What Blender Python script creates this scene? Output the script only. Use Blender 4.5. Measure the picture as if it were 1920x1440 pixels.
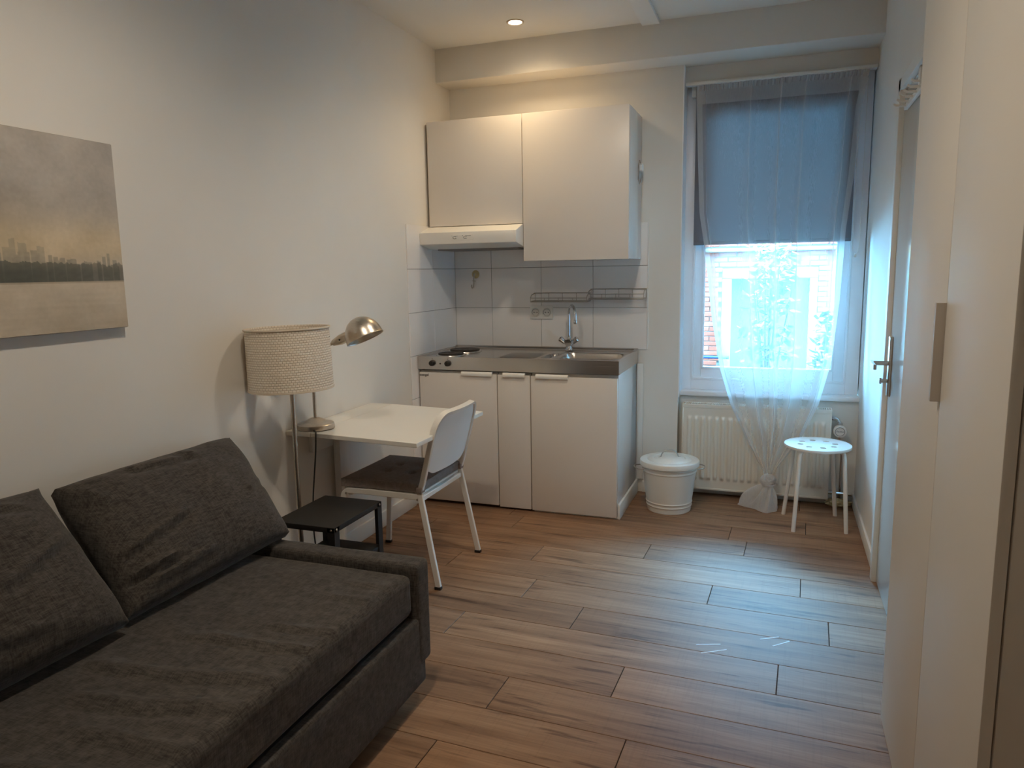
import bpy, bmesh, math, random
from mathutils import Vector, Matrix
from math import pi, sin, cos, radians, sqrt, exp
random.seed(7)
S = bpy.context.scene
for o in list(bpy.data.objects):
    bpy.data.objects.remove(o)
COL = S.collection

# ------------------------------------------------------------------ camera
CAMP = Vector((1.98797, -4.41714, 1.36125))
yaw, pitch, roll = radians(19.954), radians(-8.702), radians(-0.960)
fw = Vector((-sin(yaw) * cos(pitch), cos(yaw) * cos(pitch), sin(pitch)))
r0 = Vector((cos(yaw), sin(yaw), 0))
u0 = r0.cross(fw)
rt = cos(roll) * r0 + sin(roll) * u0
up = -sin(roll) * r0 + cos(roll) * u0
cd = bpy.data.cameras.new('camera')
cam = bpy.data.objects.new('camera', cd)
COL.objects.link(cam)
M = Matrix((rt, up, -fw)).transposed().to_4x4()
M.translation = CAMP
cam.matrix_world = M
cd.sensor_fit = 'HORIZONTAL'
cd.sensor_width = 36.0
cd.lens = 1382.39 / 1920 * 36.0
cd.clip_start = 0.02
S.camera = cam

# ------------------------------------------------------------------ world, exposure, lamps
W = bpy.data.worlds.new('overcast_sky')
S.world = W
W.use_nodes = True
nt = W.node_tree
bg = nt.nodes['Background']
bg.inputs[0].default_value = (0.20, 0.60, 1.0, 1)
bg.inputs[1].default_value = 66.0
S.view_settings.view_transform = 'Standard'
S.view_settings.look = 'None'
S.view_settings.gamma = 1.0
S.view_settings.use_curve_mapping = False
S.view_settings.exposure = 1.1
try:
    S.cycles.use_denoising = True
    S.cycles.max_bounces = 10
    S.cycles.diffuse_bounces = 6
    S.cycles.transparent_max_bounces = 16
    S.cycles.sample_clamp_indirect = 6.0
    S.cycles.caustics_reflective = False
    S.cycles.caustics_refractive = False
except Exception:
    pass
LAMP_COL = (1.0, 0.86, 0.68)
LAMP_WARM = (1.0, 0.74, 0.42)
LAMP_W = 25.0
# sky portal in the window opening: only guides the sampling of the sky
pl = bpy.data.lights.new('window_portal', 'AREA')
pl.shape = 'RECTANGLE'
pl.size = 0.92
pl.size_y = 1.75
pl.cycles.is_portal = True
po = bpy.data.objects.new('window_portal', pl)
po.location = (1.93, 0.30, 1.5)
po.rotation_euler = (radians(-90), 0, 0)
COL.objects.link(po)


# ------------------------------------------------------------------ node helpers
def lin(r, g, b):
    f = lambda c: (c / 255 / 12.92) if c / 255 <= 0.04045 else ((c / 255 + 0.055) / 1.055) ** 2.4
    return (f(r), f(g), f(b), 1)


def new_mat(name):
    m = bpy.data.materials.new(name)
    m.use_nodes = True
    return m, m.node_tree, m.node_tree.nodes['Principled BSDF']


def noise(nt, scale, detail=4, rough=0.5, coord='Object', sc3=None, off=None):
    tc = nt.nodes.new('ShaderNodeTexCoord')
    mp = nt.nodes.new('ShaderNodeMapping')
    nt.links.new(tc.outputs[coord], mp.inputs[0])
    if sc3:
        mp.inputs['Scale'].default_value = sc3
    if off is not None:
        nt.links.new(off, mp.inputs['Location'])
    n = nt.nodes.new('ShaderNodeTexNoise')
    n.inputs['Scale'].default_value = scale
    n.inputs['Detail'].default_value = detail
    n.inputs['Roughness'].default_value = rough
    nt.links.new(mp.outputs[0], n.inputs['Vector'])
    return n


def ramp(nt, src, stops):
    r = nt.nodes.new('ShaderNodeValToRGB')
    while len(r.color_ramp.elements) < len(stops):
        r.color_ramp.elements.new(0.5)
    for e, (p, c) in zip(r.color_ramp.elements, stops):
        e.position = p
        e.color = c
    nt.links.new(src, r.inputs[0])
    return r


def mixc(nt, fac, a, b, mode='MIX'):
    m = nt.nodes.new('ShaderNodeMix')
    m.data_type = 'RGBA'
    m.blend_type = mode
    for i, v in ((0, fac), (6, a), (7, b)):
        if hasattr(v, 'is_output'):
            nt.links.new(v, m.inputs[i])
        else:
            m.inputs[i].default_value = v
    return m.outputs[2]


def bump(nt, bsdf, src, strength, dist=0.001):
    b = nt.nodes.new('ShaderNodeBump')
    b.inputs['Strength'].default_value = strength
    b.inputs['Distance'].default_value = dist
    nt.links.new(src, b.inputs['Height'])
    nt.links.new(b.outputs[0], bsdf.inputs['Normal'])


def plain(name, c, rough=0.5, metal=0.0, var=0.04, nscale=6.0, bmp=0.0, bscale=200, coat=0.0, spec=None):
    """a surface colour with a slight cloudy variation and optional fine relief"""
    m, nt, b = new_mat(name)
    n = noise(nt, nscale, 3)
    c = tuple(c)
    lo = tuple(x * (1 - var) for x in c[:3]) + (1,)
    hi = tuple(min(1, x * (1 + var)) for x in c[:3]) + (1,)
    r = ramp(nt, n.outputs[0], [(0.3, lo), (0.7, hi)])
    nt.links.new(r.outputs[0], b.inputs['Base Color'])
    b.inputs['Roughness'].default_value = rough
    b.inputs['Metallic'].default_value = metal
    if coat:
        b.inputs['Coat Weight'].default_value = coat
    if spec is not None:
        b.inputs['Specular IOR Level'].default_value = spec
    if bmp:
        n2 = noise(nt, bscale, 2)
        bump(nt, b, n2.outputs[0], bmp)
    return m


def brushed(name, c, rough, sc3, dk=0.82):
    m, nt, b = new_mat(name)
    n = noise(nt, 1.0, 3, 0.6, sc3=sc3)
    r = ramp(nt, n.outputs[0], [(0.3, tuple(x * dk for x in c[:3]) + (1,)), (0.7, tuple(c[:3]) + (1,))])
    nt.links.new(r.outputs[0], b.inputs['Base Color'])
    b.inputs['Metallic'].default_value = 1.0
    mr = nt.nodes.new('ShaderNodeMapRange')
    mr.inputs[3].default_value = rough * 0.75
    mr.inputs[4].default_value = rough * 1.3
    nt.links.new(n.outputs[0], mr.inputs[0])
    nt.links.new(mr.outputs[0], b.inputs['Roughness'])
    bump(nt, b, n.outputs[0], 0.02, 0.0003)
    return m


def fabric(name, dark, light, sc=900, coarse=(60, 60, 60)):
    m, nt, b = new_mat(name)
    a = noise(nt, 1.0, 3, 0.6, sc3=(sc, sc * 0.12, sc * 0.12))
    c = noise(nt, 1.0, 3, 0.6, sc3=(sc * 0.12, sc * 0.12, sc))
    d = noise(nt, 1.0, 3, 0.6, sc3=(sc * 0.12, sc, sc * 0.12))
    e = noise(nt, 7.0, 3)
    ad = nt.nodes.new('ShaderNodeMath'); ad.operation = 'ADD'
    nt.links.new(a.outputs[0], ad.inputs[0]); nt.links.new(c.outputs[0], ad.inputs[1])
    ad2 = nt.nodes.new('ShaderNodeMath'); ad2.operation = 'ADD'
    nt.links.new(ad.outputs[0], ad2.inputs[0]); nt.links.new(d.outputs[0], ad2.inputs[1])
    dv = nt.nodes.new('ShaderNodeMath'); dv.operation = 'DIVIDE'
    nt.links.new(ad2.outputs[0], dv.inputs[0]); dv.inputs[1].default_value = 3.0
    r = ramp(nt, dv.outputs[0], [(0.40, dark), (0.60, light)])
    cc = mixc(nt, e.outputs[0], r.outputs[0], tuple(x * 0.8 for x in r.color_ramp.elements[0].color[:3]) + (1,))
    r2 = ramp(nt, e.outputs[0], [(0.3, (0.9, 0.9, 0.9, 1)), (0.7, (1.06, 1.06, 1.06, 1))])
    cc = mixc(nt, 1.0, r.outputs[0], r2.outputs[0], 'MULTIPLY')
    nt.links.new(cc, b.inputs['Base Color'])
    b.inputs['Roughness'].default_value = 0.95
    b.inputs['Specular IOR Level'].default_value = 0.15
    b.inputs['Sheen Weight'].default_value = 0.15
    bump(nt, b, dv.outputs[0], 0.35, 0.0015)
    return m


MT = {}
MT['wall'] = plain('painted_plaster', (0.78, 0.75, 0.70), 0.85, var=0.015, nscale=3, bmp=0.12, bscale=260)
MT['ceiling'] = plain('ceiling_paint', (0.76, 0.74, 0.70), 0.9, var=0.012, nscale=3, bmp=0.1, bscale=200)
MT['trimwhite'] = plain('trim_paint', (0.78, 0.77, 0.74), 0.45, var=0.01)
MT['winpaint'] = plain('window_paint', (0.86, 0.86, 0.87), 0.35, var=0.01)
MT['doorpaint'] = plain('door_gloss_paint', (0.78, 0.77, 0.74), 0.12, var=0.01, nscale=2)
MT['cabwhite'] = plain('white_melamine', (0.79, 0.735, 0.68), 0.36, var=0.008, nscale=3)
MT['cabgloss'] = plain('glossy_white_side_panel', (0.79, 0.745, 0.70), 0.10, var=0.006, nscale=3)
MT['wardrobe'] = plain('wardrobe_white_foil', (0.76, 0.72, 0.66), 0.5, var=0.01, nscale=3, bmp=0.06, bscale=500)
MT['plastic'] = plain('white_plastic', (0.82, 0.80, 0.76), 0.35, var=0.01)
MT['tile'] = plain('white_glazed_tile', (0.88, 0.85, 0.83), 0.16, var=0.012, nscale=5)
MT['grout'] = plain('grey_grout', (0.22, 0.20, 0.19), 0.9, bmp=0.2)
MT['steel'] = brushed('stainless_steel', (0.60, 0.56, 0.52, 1), 0.24, (1.5, 500, 500), 0.93)
MT['nickel'] = brushed('brushed_nickel', (0.62, 0.55, 0.47, 1), 0.30, (40, 40, 400))
MT['chrome'] = brushed('chrome', (0.75, 0.75, 0.76, 1), 0.08, (20, 20, 20))
MT['wire'] = plain('zinc_wire', (0.50, 0.47, 0.43), 0.35, 0.9)
MT['black'] = plain('black_plastic', (0.012, 0.011, 0.011), 0.35, var=0.2)
MT['dark'] = plain('dark_gap', (0.02, 0.018, 0.016), 0.9, var=0.2)
MT['hotplate'] = plain('cast_iron_hotplate', (0.035, 0.030, 0.028), 0.5, 0.3, var=0.2, bmp=0.1, bscale=300)
MT['blackmetal'] = plain('black_powder_coat', (0.010, 0.0088, 0.0082), 0.6, var=0.1, bmp=0.1, bscale=600)
MT['whitemetal'] = plain('white_powder_coat', (0.80, 0.77, 0.72), 0.35, var=0.01)
MT['chairback'] = plain('chair_back_plastic', (0.87, 0.86, 0.84), 0.45, var=0.01)
MT['desk'] = plain('desk_white_foil', (0.80, 0.78, 0.73), 0.4, var=0.015, nscale=4)
MT['radiator'] = plain('radiator_enamel', (0.80, 0.76, 0.68), 0.3, var=0.01)
MT['binpaint'] = plain('bin_enamel', (0.80, 0.77, 0.71), 0.3, var=0.02)
MT['yellow'] = plain('yellowed_rubber', (0.62, 0.50, 0.26), 0.5)
MT['foam'] = plain('yellow_foam', (0.62, 0.50, 0.28), 0.95, var=0.25, nscale=60, bmp=0.8, bscale=120)
MT['cord'] = plain('black_cord', (0.02, 0.02, 0.02), 0.5)
MT['sofa'] = fabric('charcoal_weave', (0.030, 0.026, 0.023, 1), (0.092, 0.081, 0.072, 1), 330)
MT['seatpad'] = fabric('grey_brown_cotton', (0.20, 0.160, 0.142, 1), (0.30, 0.245, 0.220, 1), 500)
MT['blind'] = plain('blackout_cloth', (0.17, 0.17, 0.19), 0.8, var=0.03, nscale=2, bmp=0.1, bscale=900)
def blind_mat():
    m, nt, b = new_mat('dimout_blind_cloth')
    out = nt.nodes['Material Output']
    n = noise(nt, 2.0, 2)
    r = ramp(nt, n.outputs[0], [(0.3, (0.165, 0.165, 0.185, 1)), (0.7, (0.18, 0.18, 0.20, 1))])
    nt.links.new(r.outputs[0], b.inputs['Base Color'])
    b.inputs['Roughness'].default_value = 0.85
    tl = nt.nodes.new('ShaderNodeBsdfTranslucent')
    tl.inputs[0].default_value = (0.25, 0.24, 0.25, 1)
    mx = nt.nodes.new('ShaderNodeMixShader'); mx.inputs[0].default_value = 0.06
    nt.links.new(b.outputs[0], mx.inputs[1]); nt.links.new(tl.outputs[0], mx.inputs[2])
    nt.links.new(mx.outputs[0], out.inputs[0])
    return m


MT['blind'] = blind_mat()
MT['blindtrim'] = plain('blind_bar', (0.16, 0.17, 0.20), 0.5)
MT['houseframe'] = plain('dimmed_frame_paint', (0.30, 0.30, 0.30), 0.5)  # white paint, its colour darkened to offset the overbright daylight outside
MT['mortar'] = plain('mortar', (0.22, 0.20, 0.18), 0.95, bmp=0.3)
MT['darkbrick'] = plain('low_bounce_dark_brick', (0.05, 0.032, 0.025), 0.95, var=0.2, nscale=3)  # colour kept dark to cut light bouncing across the yard
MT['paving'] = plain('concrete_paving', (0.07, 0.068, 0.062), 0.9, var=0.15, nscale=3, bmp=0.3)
MT['pipeblue'] = plain('blue_grey_pipe', (0.02, 0.03, 0.08), 0.5)
MT['letter'] = plain('print_black', (0.02, 0.014, 0.01), 0.6)
MT['lettergrey'] = plain('print_grey', (0.12, 0.12, 0.13), 0.6)
MT['scuff'] = plain('scuff_white', (0.75, 0.75, 0.75), 0.5)


def brick_mat():
    m, nt, b = new_mat('red_brick')
    oi = nt.nodes.new('ShaderNodeObjectInfo')
    r = ramp(nt, oi.outputs['Random'], [(0.0, (0.34, 0.045, 0.018, 1)), (0.5, (0.42, 0.062, 0.026, 1)), (1.0, (0.48, 0.095, 0.045, 1))])
    n = noise(nt, 30, 4)
    c = mixc(nt, n.outputs[0], r.outputs[0], (0.36, 0.09, 0.05, 1))
    nt.links.new(c, b.inputs['Base Color'])
    b.inputs['Roughness'].default_value = 0.9
    bump(nt, b, n.outputs[0], 0.5, 0.003)
    return m


MT['brick'] = brick_mat()


def plank_mat():
    m, nt, b = new_mat('oak_vinyl_plank')
    oi = nt.nodes.new('ShaderNodeObjectInfo')
    mul = nt.nodes.new('ShaderNodeVectorMath'); mul.operation = 'SCALE'
    cmb = nt.nodes.new('ShaderNodeCombineXYZ')
    for i in range(3):
        nt.links.new(oi.outputs['Random'], cmb.inputs[i])
    nt.links.new(cmb.outputs[0], mul.inputs[0])
    mul.inputs['Scale'].default_value = 37.0
    off = mul.outputs[0]
    g1 = noise(nt, 1.0, 5, 0.6, sc3=(1.6, 22, 1), off=off)      # broad streaks
    g2 = noise(nt, 1.0, 4, 0.65, sc3=(5, 150, 1), off=off)      # fine grain
    g3 = noise(nt, 1.0, 3, 0.6, sc3=(3.2, 34, 1), off=off)      # dark cracks
    g4 = noise(nt, 1.0, 2, 0.5, sc3=(110, 4, 1), off=off)       # saw marks
    g5 = noise(nt, 1.0, 2, 0.5, sc3=(3, 6, 1), off=off)         # cloud
    base = ramp(nt, g1.outputs[0], [(0.28, (0.20, 0.108, 0.058, 1)), (0.5, (0.305, 0.172, 0.096, 1)), (0.72, (0.40, 0.240, 0.138, 1))])
    tone = ramp(nt, oi.outputs['Random'], [(0.0, (0.80, 0.78, 0.78, 1)), (0.35, (1.0, 1.0, 1.0, 1)), (0.7, (0.9, 0.92, 0.96, 1)), (1.0, (1.14, 1.12, 1.08, 1))])
    c = mixc(nt, 1.0, base.outputs[0], tone.outputs[0], 'MULTIPLY')
    fine = ramp(nt, g2.outputs[0], [(0.3, (0.80, 0.79, 0.78, 1)), (0.6, (1.05, 1.05, 1.05, 1))])
    c = mixc(nt, 0.8, c, fine.outputs[0], 'MULTIPLY')
    crack = ramp(nt, g3.outputs[0], [(0.32, (0.36, 0.31, 0.29, 1)), (0.42, (1, 1, 1, 1))])
    c = mixc(nt, 0.75, c, crack.outputs[0], 'MULTIPLY')
    saw = ramp(nt, g4.outputs[0], [(0.32, (0.86, 0.86, 0.86, 1)), (0.45, (1, 1, 1, 1))])
    c = mixc(nt, 0.5, c, saw.outputs[0], 'MULTIPLY')
    cl = ramp(nt, g5.outputs[0], [(0.3, (0.88, 0.86, 0.86, 1)), (0.7, (1.08, 1.08, 1.08, 1))])
    c = mixc(nt, 0.7, c, cl.outputs[0], 'MULTIPLY')
    nt.links.new(c, b.inputs['Base Color'])
    b.inputs['Roughness'].default_value = 0.5
    b.inputs['Specular IOR Level'].default_value = 0.25
    bump(nt, b, g2.outputs[0], 0.12, 0.0008)
    return m


MT['plank'] = plank_mat()


def shade_mat():
    m, nt, b = new_mat('woven_paper_shade')
    tc = nt.nodes.new('ShaderNodeTexCoord')
    br = nt.nodes.new('ShaderNodeTexBrick')
    mp = nt.nodes.new('ShaderNodeMapping')
    nt.links.new(tc.outputs['UV'], mp.inputs[0])
    mp.inputs['Scale'].default_value = (1, 1, 1)
    nt.links.new(mp.outputs[0], br.inputs[0])
    br.inputs['Scale'].default_value = 1.0
    br.inputs['Brick Width'].default_value = 0.0135
    br.inputs['Row Height'].default_value = 0.0092
    br.inputs['Mortar Size'].default_value = 0.0021
    br.inputs['Mortar Smooth'].default_value = 1.0
    br.inputs['Color1'].default_value = (0.90, 0.82, 0.72, 1)
    br.inputs['Color2'].default_value = (0.84, 0.75, 0.64, 1)
    br.inputs['Mortar'].default_value = (0.60, 0.49, 0.37, 1)
    nt.links.new(br.outputs[0], b.inputs['Base Color'])
    b.inputs['Roughness'].default_value = 0.8
    b.inputs['Subsurface Weight'].default_value = 0.0
    iv = nt.nodes.new('ShaderNodeMath'); iv.operation = 'SUBTRACT'
    iv.inputs[0].default_value = 1.0
    nt.links.new(br.outputs['Fac'], iv.inputs[1])
    bump(nt, b, iv.outputs[0], 0.6, 0.002)
    return m


MT['shade'] = shade_mat()


def sheer_mat(name, lo, hi):
    m, nt, b = new_mat(name)
    out = nt.nodes['Material Output']
    tr = nt.nodes.new('ShaderNodeBsdfTransparent')
    df = nt.nodes.new('ShaderNodeBsdfDiffuse')
    tl = nt.nodes.new('ShaderNodeBsdfTranslucent')
    n = noise(nt, 1.0, 2, sc3=(300, 300, 40))
    r = ramp(nt, n.outputs[0], [(0.3, (0.84, 0.84, 0.85, 1)), (0.7, (0.93, 0.93, 0.93, 1))])
    nt.links.new(r.outputs[0], df.inputs[0]); nt.links.new(r.outputs[0], tl.inputs[0])
    mx = nt.nodes.new('ShaderNodeMixShader'); mx.inputs[0].default_value = 0.5
    nt.links.new(df.outputs[0], mx.inputs[1]); nt.links.new(tl.outputs[0], mx.inputs[2])
    lw = nt.nodes.new('ShaderNodeLayerWeight'); lw.inputs[0].default_value = 0.4
    mr = nt.nodes.new('ShaderNodeMapRange')
    mr.inputs[3].default_value = lo; mr.inputs[4].default_value = hi
    nt.links.new(lw.outputs['Facing'], mr.inputs[0])
    m2 = nt.nodes.new('ShaderNodeMixShader')
    nt.links.new(mr.outputs[0], m2.inputs[0])
    nt.links.new(tr.outputs[0], m2.inputs[1]); nt.links.new(mx.outputs[0], m2.inputs[2])
    nt.links.new(m2.outputs[0], out.inputs[0])
    nt.nodes.remove(b)
    return m


MT['sheer'] = sheer_mat('white_voile', 0.26, 0.95)
MT['hem'] = sheer_mat('white_voile_hem', 0.42, 0.9)
MT['voiletail'] = sheer_mat('white_voile_gathered', 0.80, 1.0)


def glass_mat():
    m, nt, b = new_mat('window_glass')
    out = nt.nodes['Material Output']
    tr = nt.nodes.new('ShaderNodeBsdfTransparent')
    tr.inputs[0].default_value = (0.95, 0.97, 0.97, 1)
    gl = nt.nodes.new('ShaderNodeBsdfGlossy')
    gl.inputs['Roughness'].default_value = 0.02
    fr = nt.nodes.new('ShaderNodeFresnel'); fr.inputs[0].default_value = 1.45
    mx = nt.nodes.new('ShaderNodeMixShader')
    nt.links.new(fr.outputs[0], mx.inputs[0])
    nt.links.new(tr.outputs[0], mx.inputs[1]); nt.links.new(gl.outputs[0], mx.inputs[2])
    nt.links.new(mx.outputs[0], out.inputs[0])
    nt.nodes.remove(b)
    return m


MT['glass'] = glass_mat()


def emit_mat(name, c, s):
    m, nt, b = new_mat(name)
    b.inputs['Base Color'].default_value = (0.9, 0.9, 0.9, 1)
    b.inputs['Emission Color'].default_value = c
    b.inputs['Emission Strength'].default_value = s
    return m


MT['lamp'] = emit_mat('lit_lamp_lens', (1.0, 0.90, 0.74, 1), 9.0)


def leaf_mat():
    m, nt, b = new_mat('green_leaf')
    n = noise(nt, 4.0, 3)
    r = ramp(nt, n.outputs[0], [(0.25, (0.035, 0.09, 0.02, 1)), (0.5, (0.09, 0.17, 0.04, 1)), (0.75, (0.28, 0.30, 0.07, 1))])
    nt.links.new(r.outputs[0], b.inputs['Base Color'])
    b.inputs['Roughness'].default_value = 0.45
    return m


MT['leaf'] = leaf_mat()
MT['leafyellow'] = plain('yellow_leaf', (0.55, 0.42, 0.05), 0.5, var=0.25, nscale=20)
MT['bark'] = plain('bark', (0.10, 0.07, 0.05), 0.9, var=0.2, bmp=0.4)


# ------------------------------------------------------------------ mesh helpers
class MB:
    def __init__(self):
        self.bm = bmesh.new()

    def box(self, x0, x1, y0, y1, z0, z1, bev=0.0, seg=2, mat=None):
        r = bmesh.ops.create_cube(self.bm, size=1.0)
        vs = r['verts']
        c = Vector(((x0 + x1) / 2, (y0 + y1) / 2, (z0 + z1) / 2))
        d = Vector((abs(x1 - x0), abs(y1 - y0), abs(z1 - z0)))
        for v in vs:
            v.co = Vector((v.co.x * d.x, v.co.y * d.y, v.co.z * d.z))
        if bev > 0:
            es = list({e for v in vs for e in v.link_edges})
            rb = bmesh.ops.bevel(self.bm, geom=es, offset=min(bev, min(d) * 0.45), segments=seg, profile=0.5, affect='EDGES')
            vs = list({v for f in rb['faces'] for v in f.verts} | {v for v in vs if v.is_valid})
        for v in vs:
            if mat is not None:
                v.co = mat @ v.co
            v.co += c
        return self

    def cyl(self, p0, p1, ra, rb=None, n=20, caps=True):
        rb = ra if rb is None else rb
        p0, p1 = Vector(p0), Vector(p1)
        d = p1 - p0
        q = d.to_track_quat('Z', 'Y').to_matrix()
        A = [self.bm.verts.new(p0 + q @ Vector((cos(2 * pi * i / n) * ra, sin(2 * pi * i / n) * ra, 0))) for i in range(n)]
        B = [self.bm.verts.new(p1 + q @ Vector((cos(2 * pi * i / n) * rb, sin(2 * pi * i / n) * rb, 0))) for i in range(n)]
        for i in range(n):
            j = (i + 1) % n
            self.bm.faces.new((A[i], A[j], B[j], B[i]))
        if caps:
            self.bm.faces.new(A[::-1]); self.bm.faces.new(B)
        return self

    def tube(self, pts, r, n=8, flat=None, updir=None):
        """swept tube along pts; flat=(a,b) makes a rectangular section a (side) x b (updir)"""
        pts = [Vector(p) for p in pts]
        rings = []
        prev = None
        for i, p in enumerate(pts):
            t = (pts[min(i + 1, len(pts) - 1)] - pts[max(i - 1, 0)]).normalized()
            ref = Vector(updir) if updir else (Vector((0, 0, 1)) if abs(t.z) < 0.9 else Vector((1, 0, 0)))
            s = t.cross(ref)
            if s.length < 1e-4:
                s = t.cross(Vector((0, 1, 0)))
            if prev is not None and not updir:            # carry the frame along so the skin does not twist
                c = prev - t * prev.dot(t)
                if c.length > 1e-4:
                    s = c
            s.normalize()
            prev = s.copy()
            u = s.cross(t).normalized()
            if flat:
                a, b = flat
                ch = min(a, b) * 0.25
                prof = [(-a + ch, -b), (a - ch, -b), (a, -b + ch), (a, b - ch), (a - ch, b), (-a + ch, b), (-a, b - ch), (-a, -b + ch)]
                ring = [self.bm.verts.new(p + s * x + u * y) for x, y in prof]
            else:
                rr = r[i] if isinstance(r, (list, tuple)) else r
                ring = [self.bm.verts.new(p + s * (cos(2 * pi * k / n) * rr) + u * (sin(2 * pi * k / n) * rr)) for k in range(n)]
            rings.append(ring)
        m = len(rings[0])
        for a, b in zip(rings, rings[1:]):
            for k in range(m):
                l = (k + 1) % m
                self.bm.faces.new((a[k], a[l], b[l], b[k]))
        self.bm.faces.new(rings[0][::-1]); self.bm.faces.new(rings[-1])
        return self

    def lathe(self, prof, origin=(0, 0, 0), axis=(0, 0, 1), n=40, cap0=True, cap1=True):
        """prof: list of (radius, height) along axis"""
        o = Vector(origin)
        q = Vector(axis).to_track_quat('Z', 'Y').to_matrix()
        rings = []
        for r, h in prof:
            rings.append([self.bm.verts.new(o + q @ Vector((cos(2 * pi * i / n) * r, sin(2 * pi * i / n) * r, h))) for i in range(n)])
        for a, b in zip(rings, rings[1:]):
            for i in range(n):
                j = (i + 1) % n
                self.bm.faces.new((a[i], a[j], b[j], b[i]))
        if cap0:
            self.bm.faces.new(rings[0][::-1])
        if cap1:
            self.bm.faces.new(rings[-1])
        return self

    def grid(self, nu, nv, fn, closed_u=False):
        V = [[self.bm.verts.new(fn(i, j)) for i in range(nu)] for j in range(nv)]
        for j in range(nv - 1):
            for i in range(nu if closed_u else nu - 1):
                k = (i + 1) % nu
                self.bm.faces.new((V[j][i], V[j][k], V[j + 1][k], V[j + 1][i]))
        return V

    def prism(self, poly, vec):
        """extrude a planar polygon (list of 3D points) along vec"""
        A = [self.bm.verts.new(Vector(p)) for p in poly]
        B = [self.bm.verts.new(Vector(p) + Vector(vec)) for p in poly]
        n = len(A)
        self.bm.faces.new(A[::-1]); self.bm.faces.new(B)
        for i in range(n):
            j = (i + 1) % n
            self.bm.faces.new((A[i], A[j], B[j], B[i]))
        return self

    def build(self, name, mat, parent=None, smooth=35, loc=None, fix=True):
        if fix:
            bmesh.ops.recalc_face_normals(self.bm, faces=self.bm.faces[:])
        me = bpy.data.meshes.new(name)
        self.bm.to_mesh(me)
        self.bm.free()
        return link_mesh(name, me, mat, parent, smooth, loc)


def link_mesh(name, me, mat, parent=None, smooth=35, loc=None):
    if smooth:
        me.polygons.foreach_set('use_smooth', [True] * len(me.polygons))
        me.set_sharp_from_angle(angle=radians(smooth))
    me.materials.append(MT[mat] if isinstance(mat, str) else mat)
    o = bpy.data.objects.new(name, me)
    COL.objects.link(o)
    if loc is not None:
        o.location = loc
    if parent is not None:
        attach(o, parent)
    return o


def wloc(o):
    l = Vector(o.location)
    while o.parent:
        l = l + Vector(o.matrix_parent_inverse.translation) + Vector(o.parent.location) - Vector((0, 0, 0))
        o = o.parent
    return l


def attach(o, parent):
    """parent with the child's world place kept (parents are only translated)"""
    t = Vector((0, 0, 0))
    p = parent
    while p is not None:
        t += Vector(p.location)
        if p.parent is not None:
            t += Vector(p.matrix_parent_inverse.translation)
        p = p.parent
    o.parent = parent
    o.matrix_parent_inverse = Matrix.Translation(-t)


def tag(o, label, cat, group=None):
    o['label'] = label
    o['category'] = cat
    if group:
        o['group'] = group
    return o


def thing(name, loc, label, cat, group=None):
    o = bpy.data.objects.new(name, None)
    o.empty_display_size = 0.05
    o.location = loc
    COL.objects.link(o)
    return tag(o, label, cat, group)


def struct(o):
    o['kind'] = 'structure'
    return o


def lerp(tab, z):
    tab = sorted(tab)
    if z <= tab[0][0]:
        return tab[0][1]
    for (a, x), (b, y) in zip(tab, tab[1:]):
        if z <= b:
            return x + (y - x) * (z - a) / (b - a)
    return tab[-1][1]


def sstep(a, b, x):
    t = max(0.0, min(1.0, (x - a) / (b - a)))
    return t * t * (3 - 2 * t)


def arc(c, a, b, t0, t1, n):
    """points c + a*cos + b*sin"""
    c, a, b = Vector(c), Vector(a), Vector(b)
    return [c + a * cos(t0 + (t1 - t0) * i / n) + b * sin(t0 + (t1 - t0) * i / n) for i in range(n + 1)]


def text_mesh(name, body, size, mat, parent, matrix, extrude=0.0004, shear=0.0, bold=0.0):
    cu = bpy.data.curves.new(name, 'FONT')
    cu.body = body
    cu.size = size
    cu.extrude = extrude
    cu.shear = shear
    cu.offset = bold
    cu.align_x = 'CENTER'
    cu.align_y = 'CENTER'
    tmp = bpy.data.objects.new('tmp_text', cu)
    COL.objects.link(tmp)
    dg = bpy.context.evaluated_depsgraph_get()
    me = bpy.data.meshes.new_from_object(tmp.evaluated_get(dg))
    bpy.data.objects.remove(tmp)
    me.name = name
    me.transform(matrix)
    me.materials.clear()
    return link_mesh(name, me, mat, parent, 0)


XR = 2.43          # right wall
XD = 2.424         # face of the door leaf
XF = 2.96          # far right wall beside the wardrobe
YB = -5.25         # rear wall
ZC = 2.674         # ceiling

# ------------------------------------------------------------------ room shell
fl = MB()
fl.box(-0.15, 3.1, -5.4, 0.09, -0.10, -0.005)
floor = struct(fl.build('floor', 'dark'))
PL, PW, SL = 1.196, 0.196, -0.035
offs = {-2: 2.16, -1: 1.79, 0: 0.678, 1: 1.425, 2: 0.92, 3: 0.56, 4: 1.01, 5: 1.277, 6: 0.83, 7: 1.525, 8: 1.166, 9: 1.608}
pb = MB()
pb.box(0, 1, 0, 1, -0.004, 0.0, 0.0)
pb.bm.free()


def plank_mesh(L):
    b = MB()
    b.box(-L / 2 + 0.0010, L / 2 - 0.0010, -PW / 2 + 0.0010, PW / 2 - 0.0010, -0.008, 0.0, 0.0010, 1)
    bmesh.ops.recalc_face_normals(b.bm, faces=b.bm.faces[:])
    me = bpy.data.meshes.new('plank')
    b.bm.to_mesh(me); b.bm.free()
    me.materials.append(MT['plank'])
    return me


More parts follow.
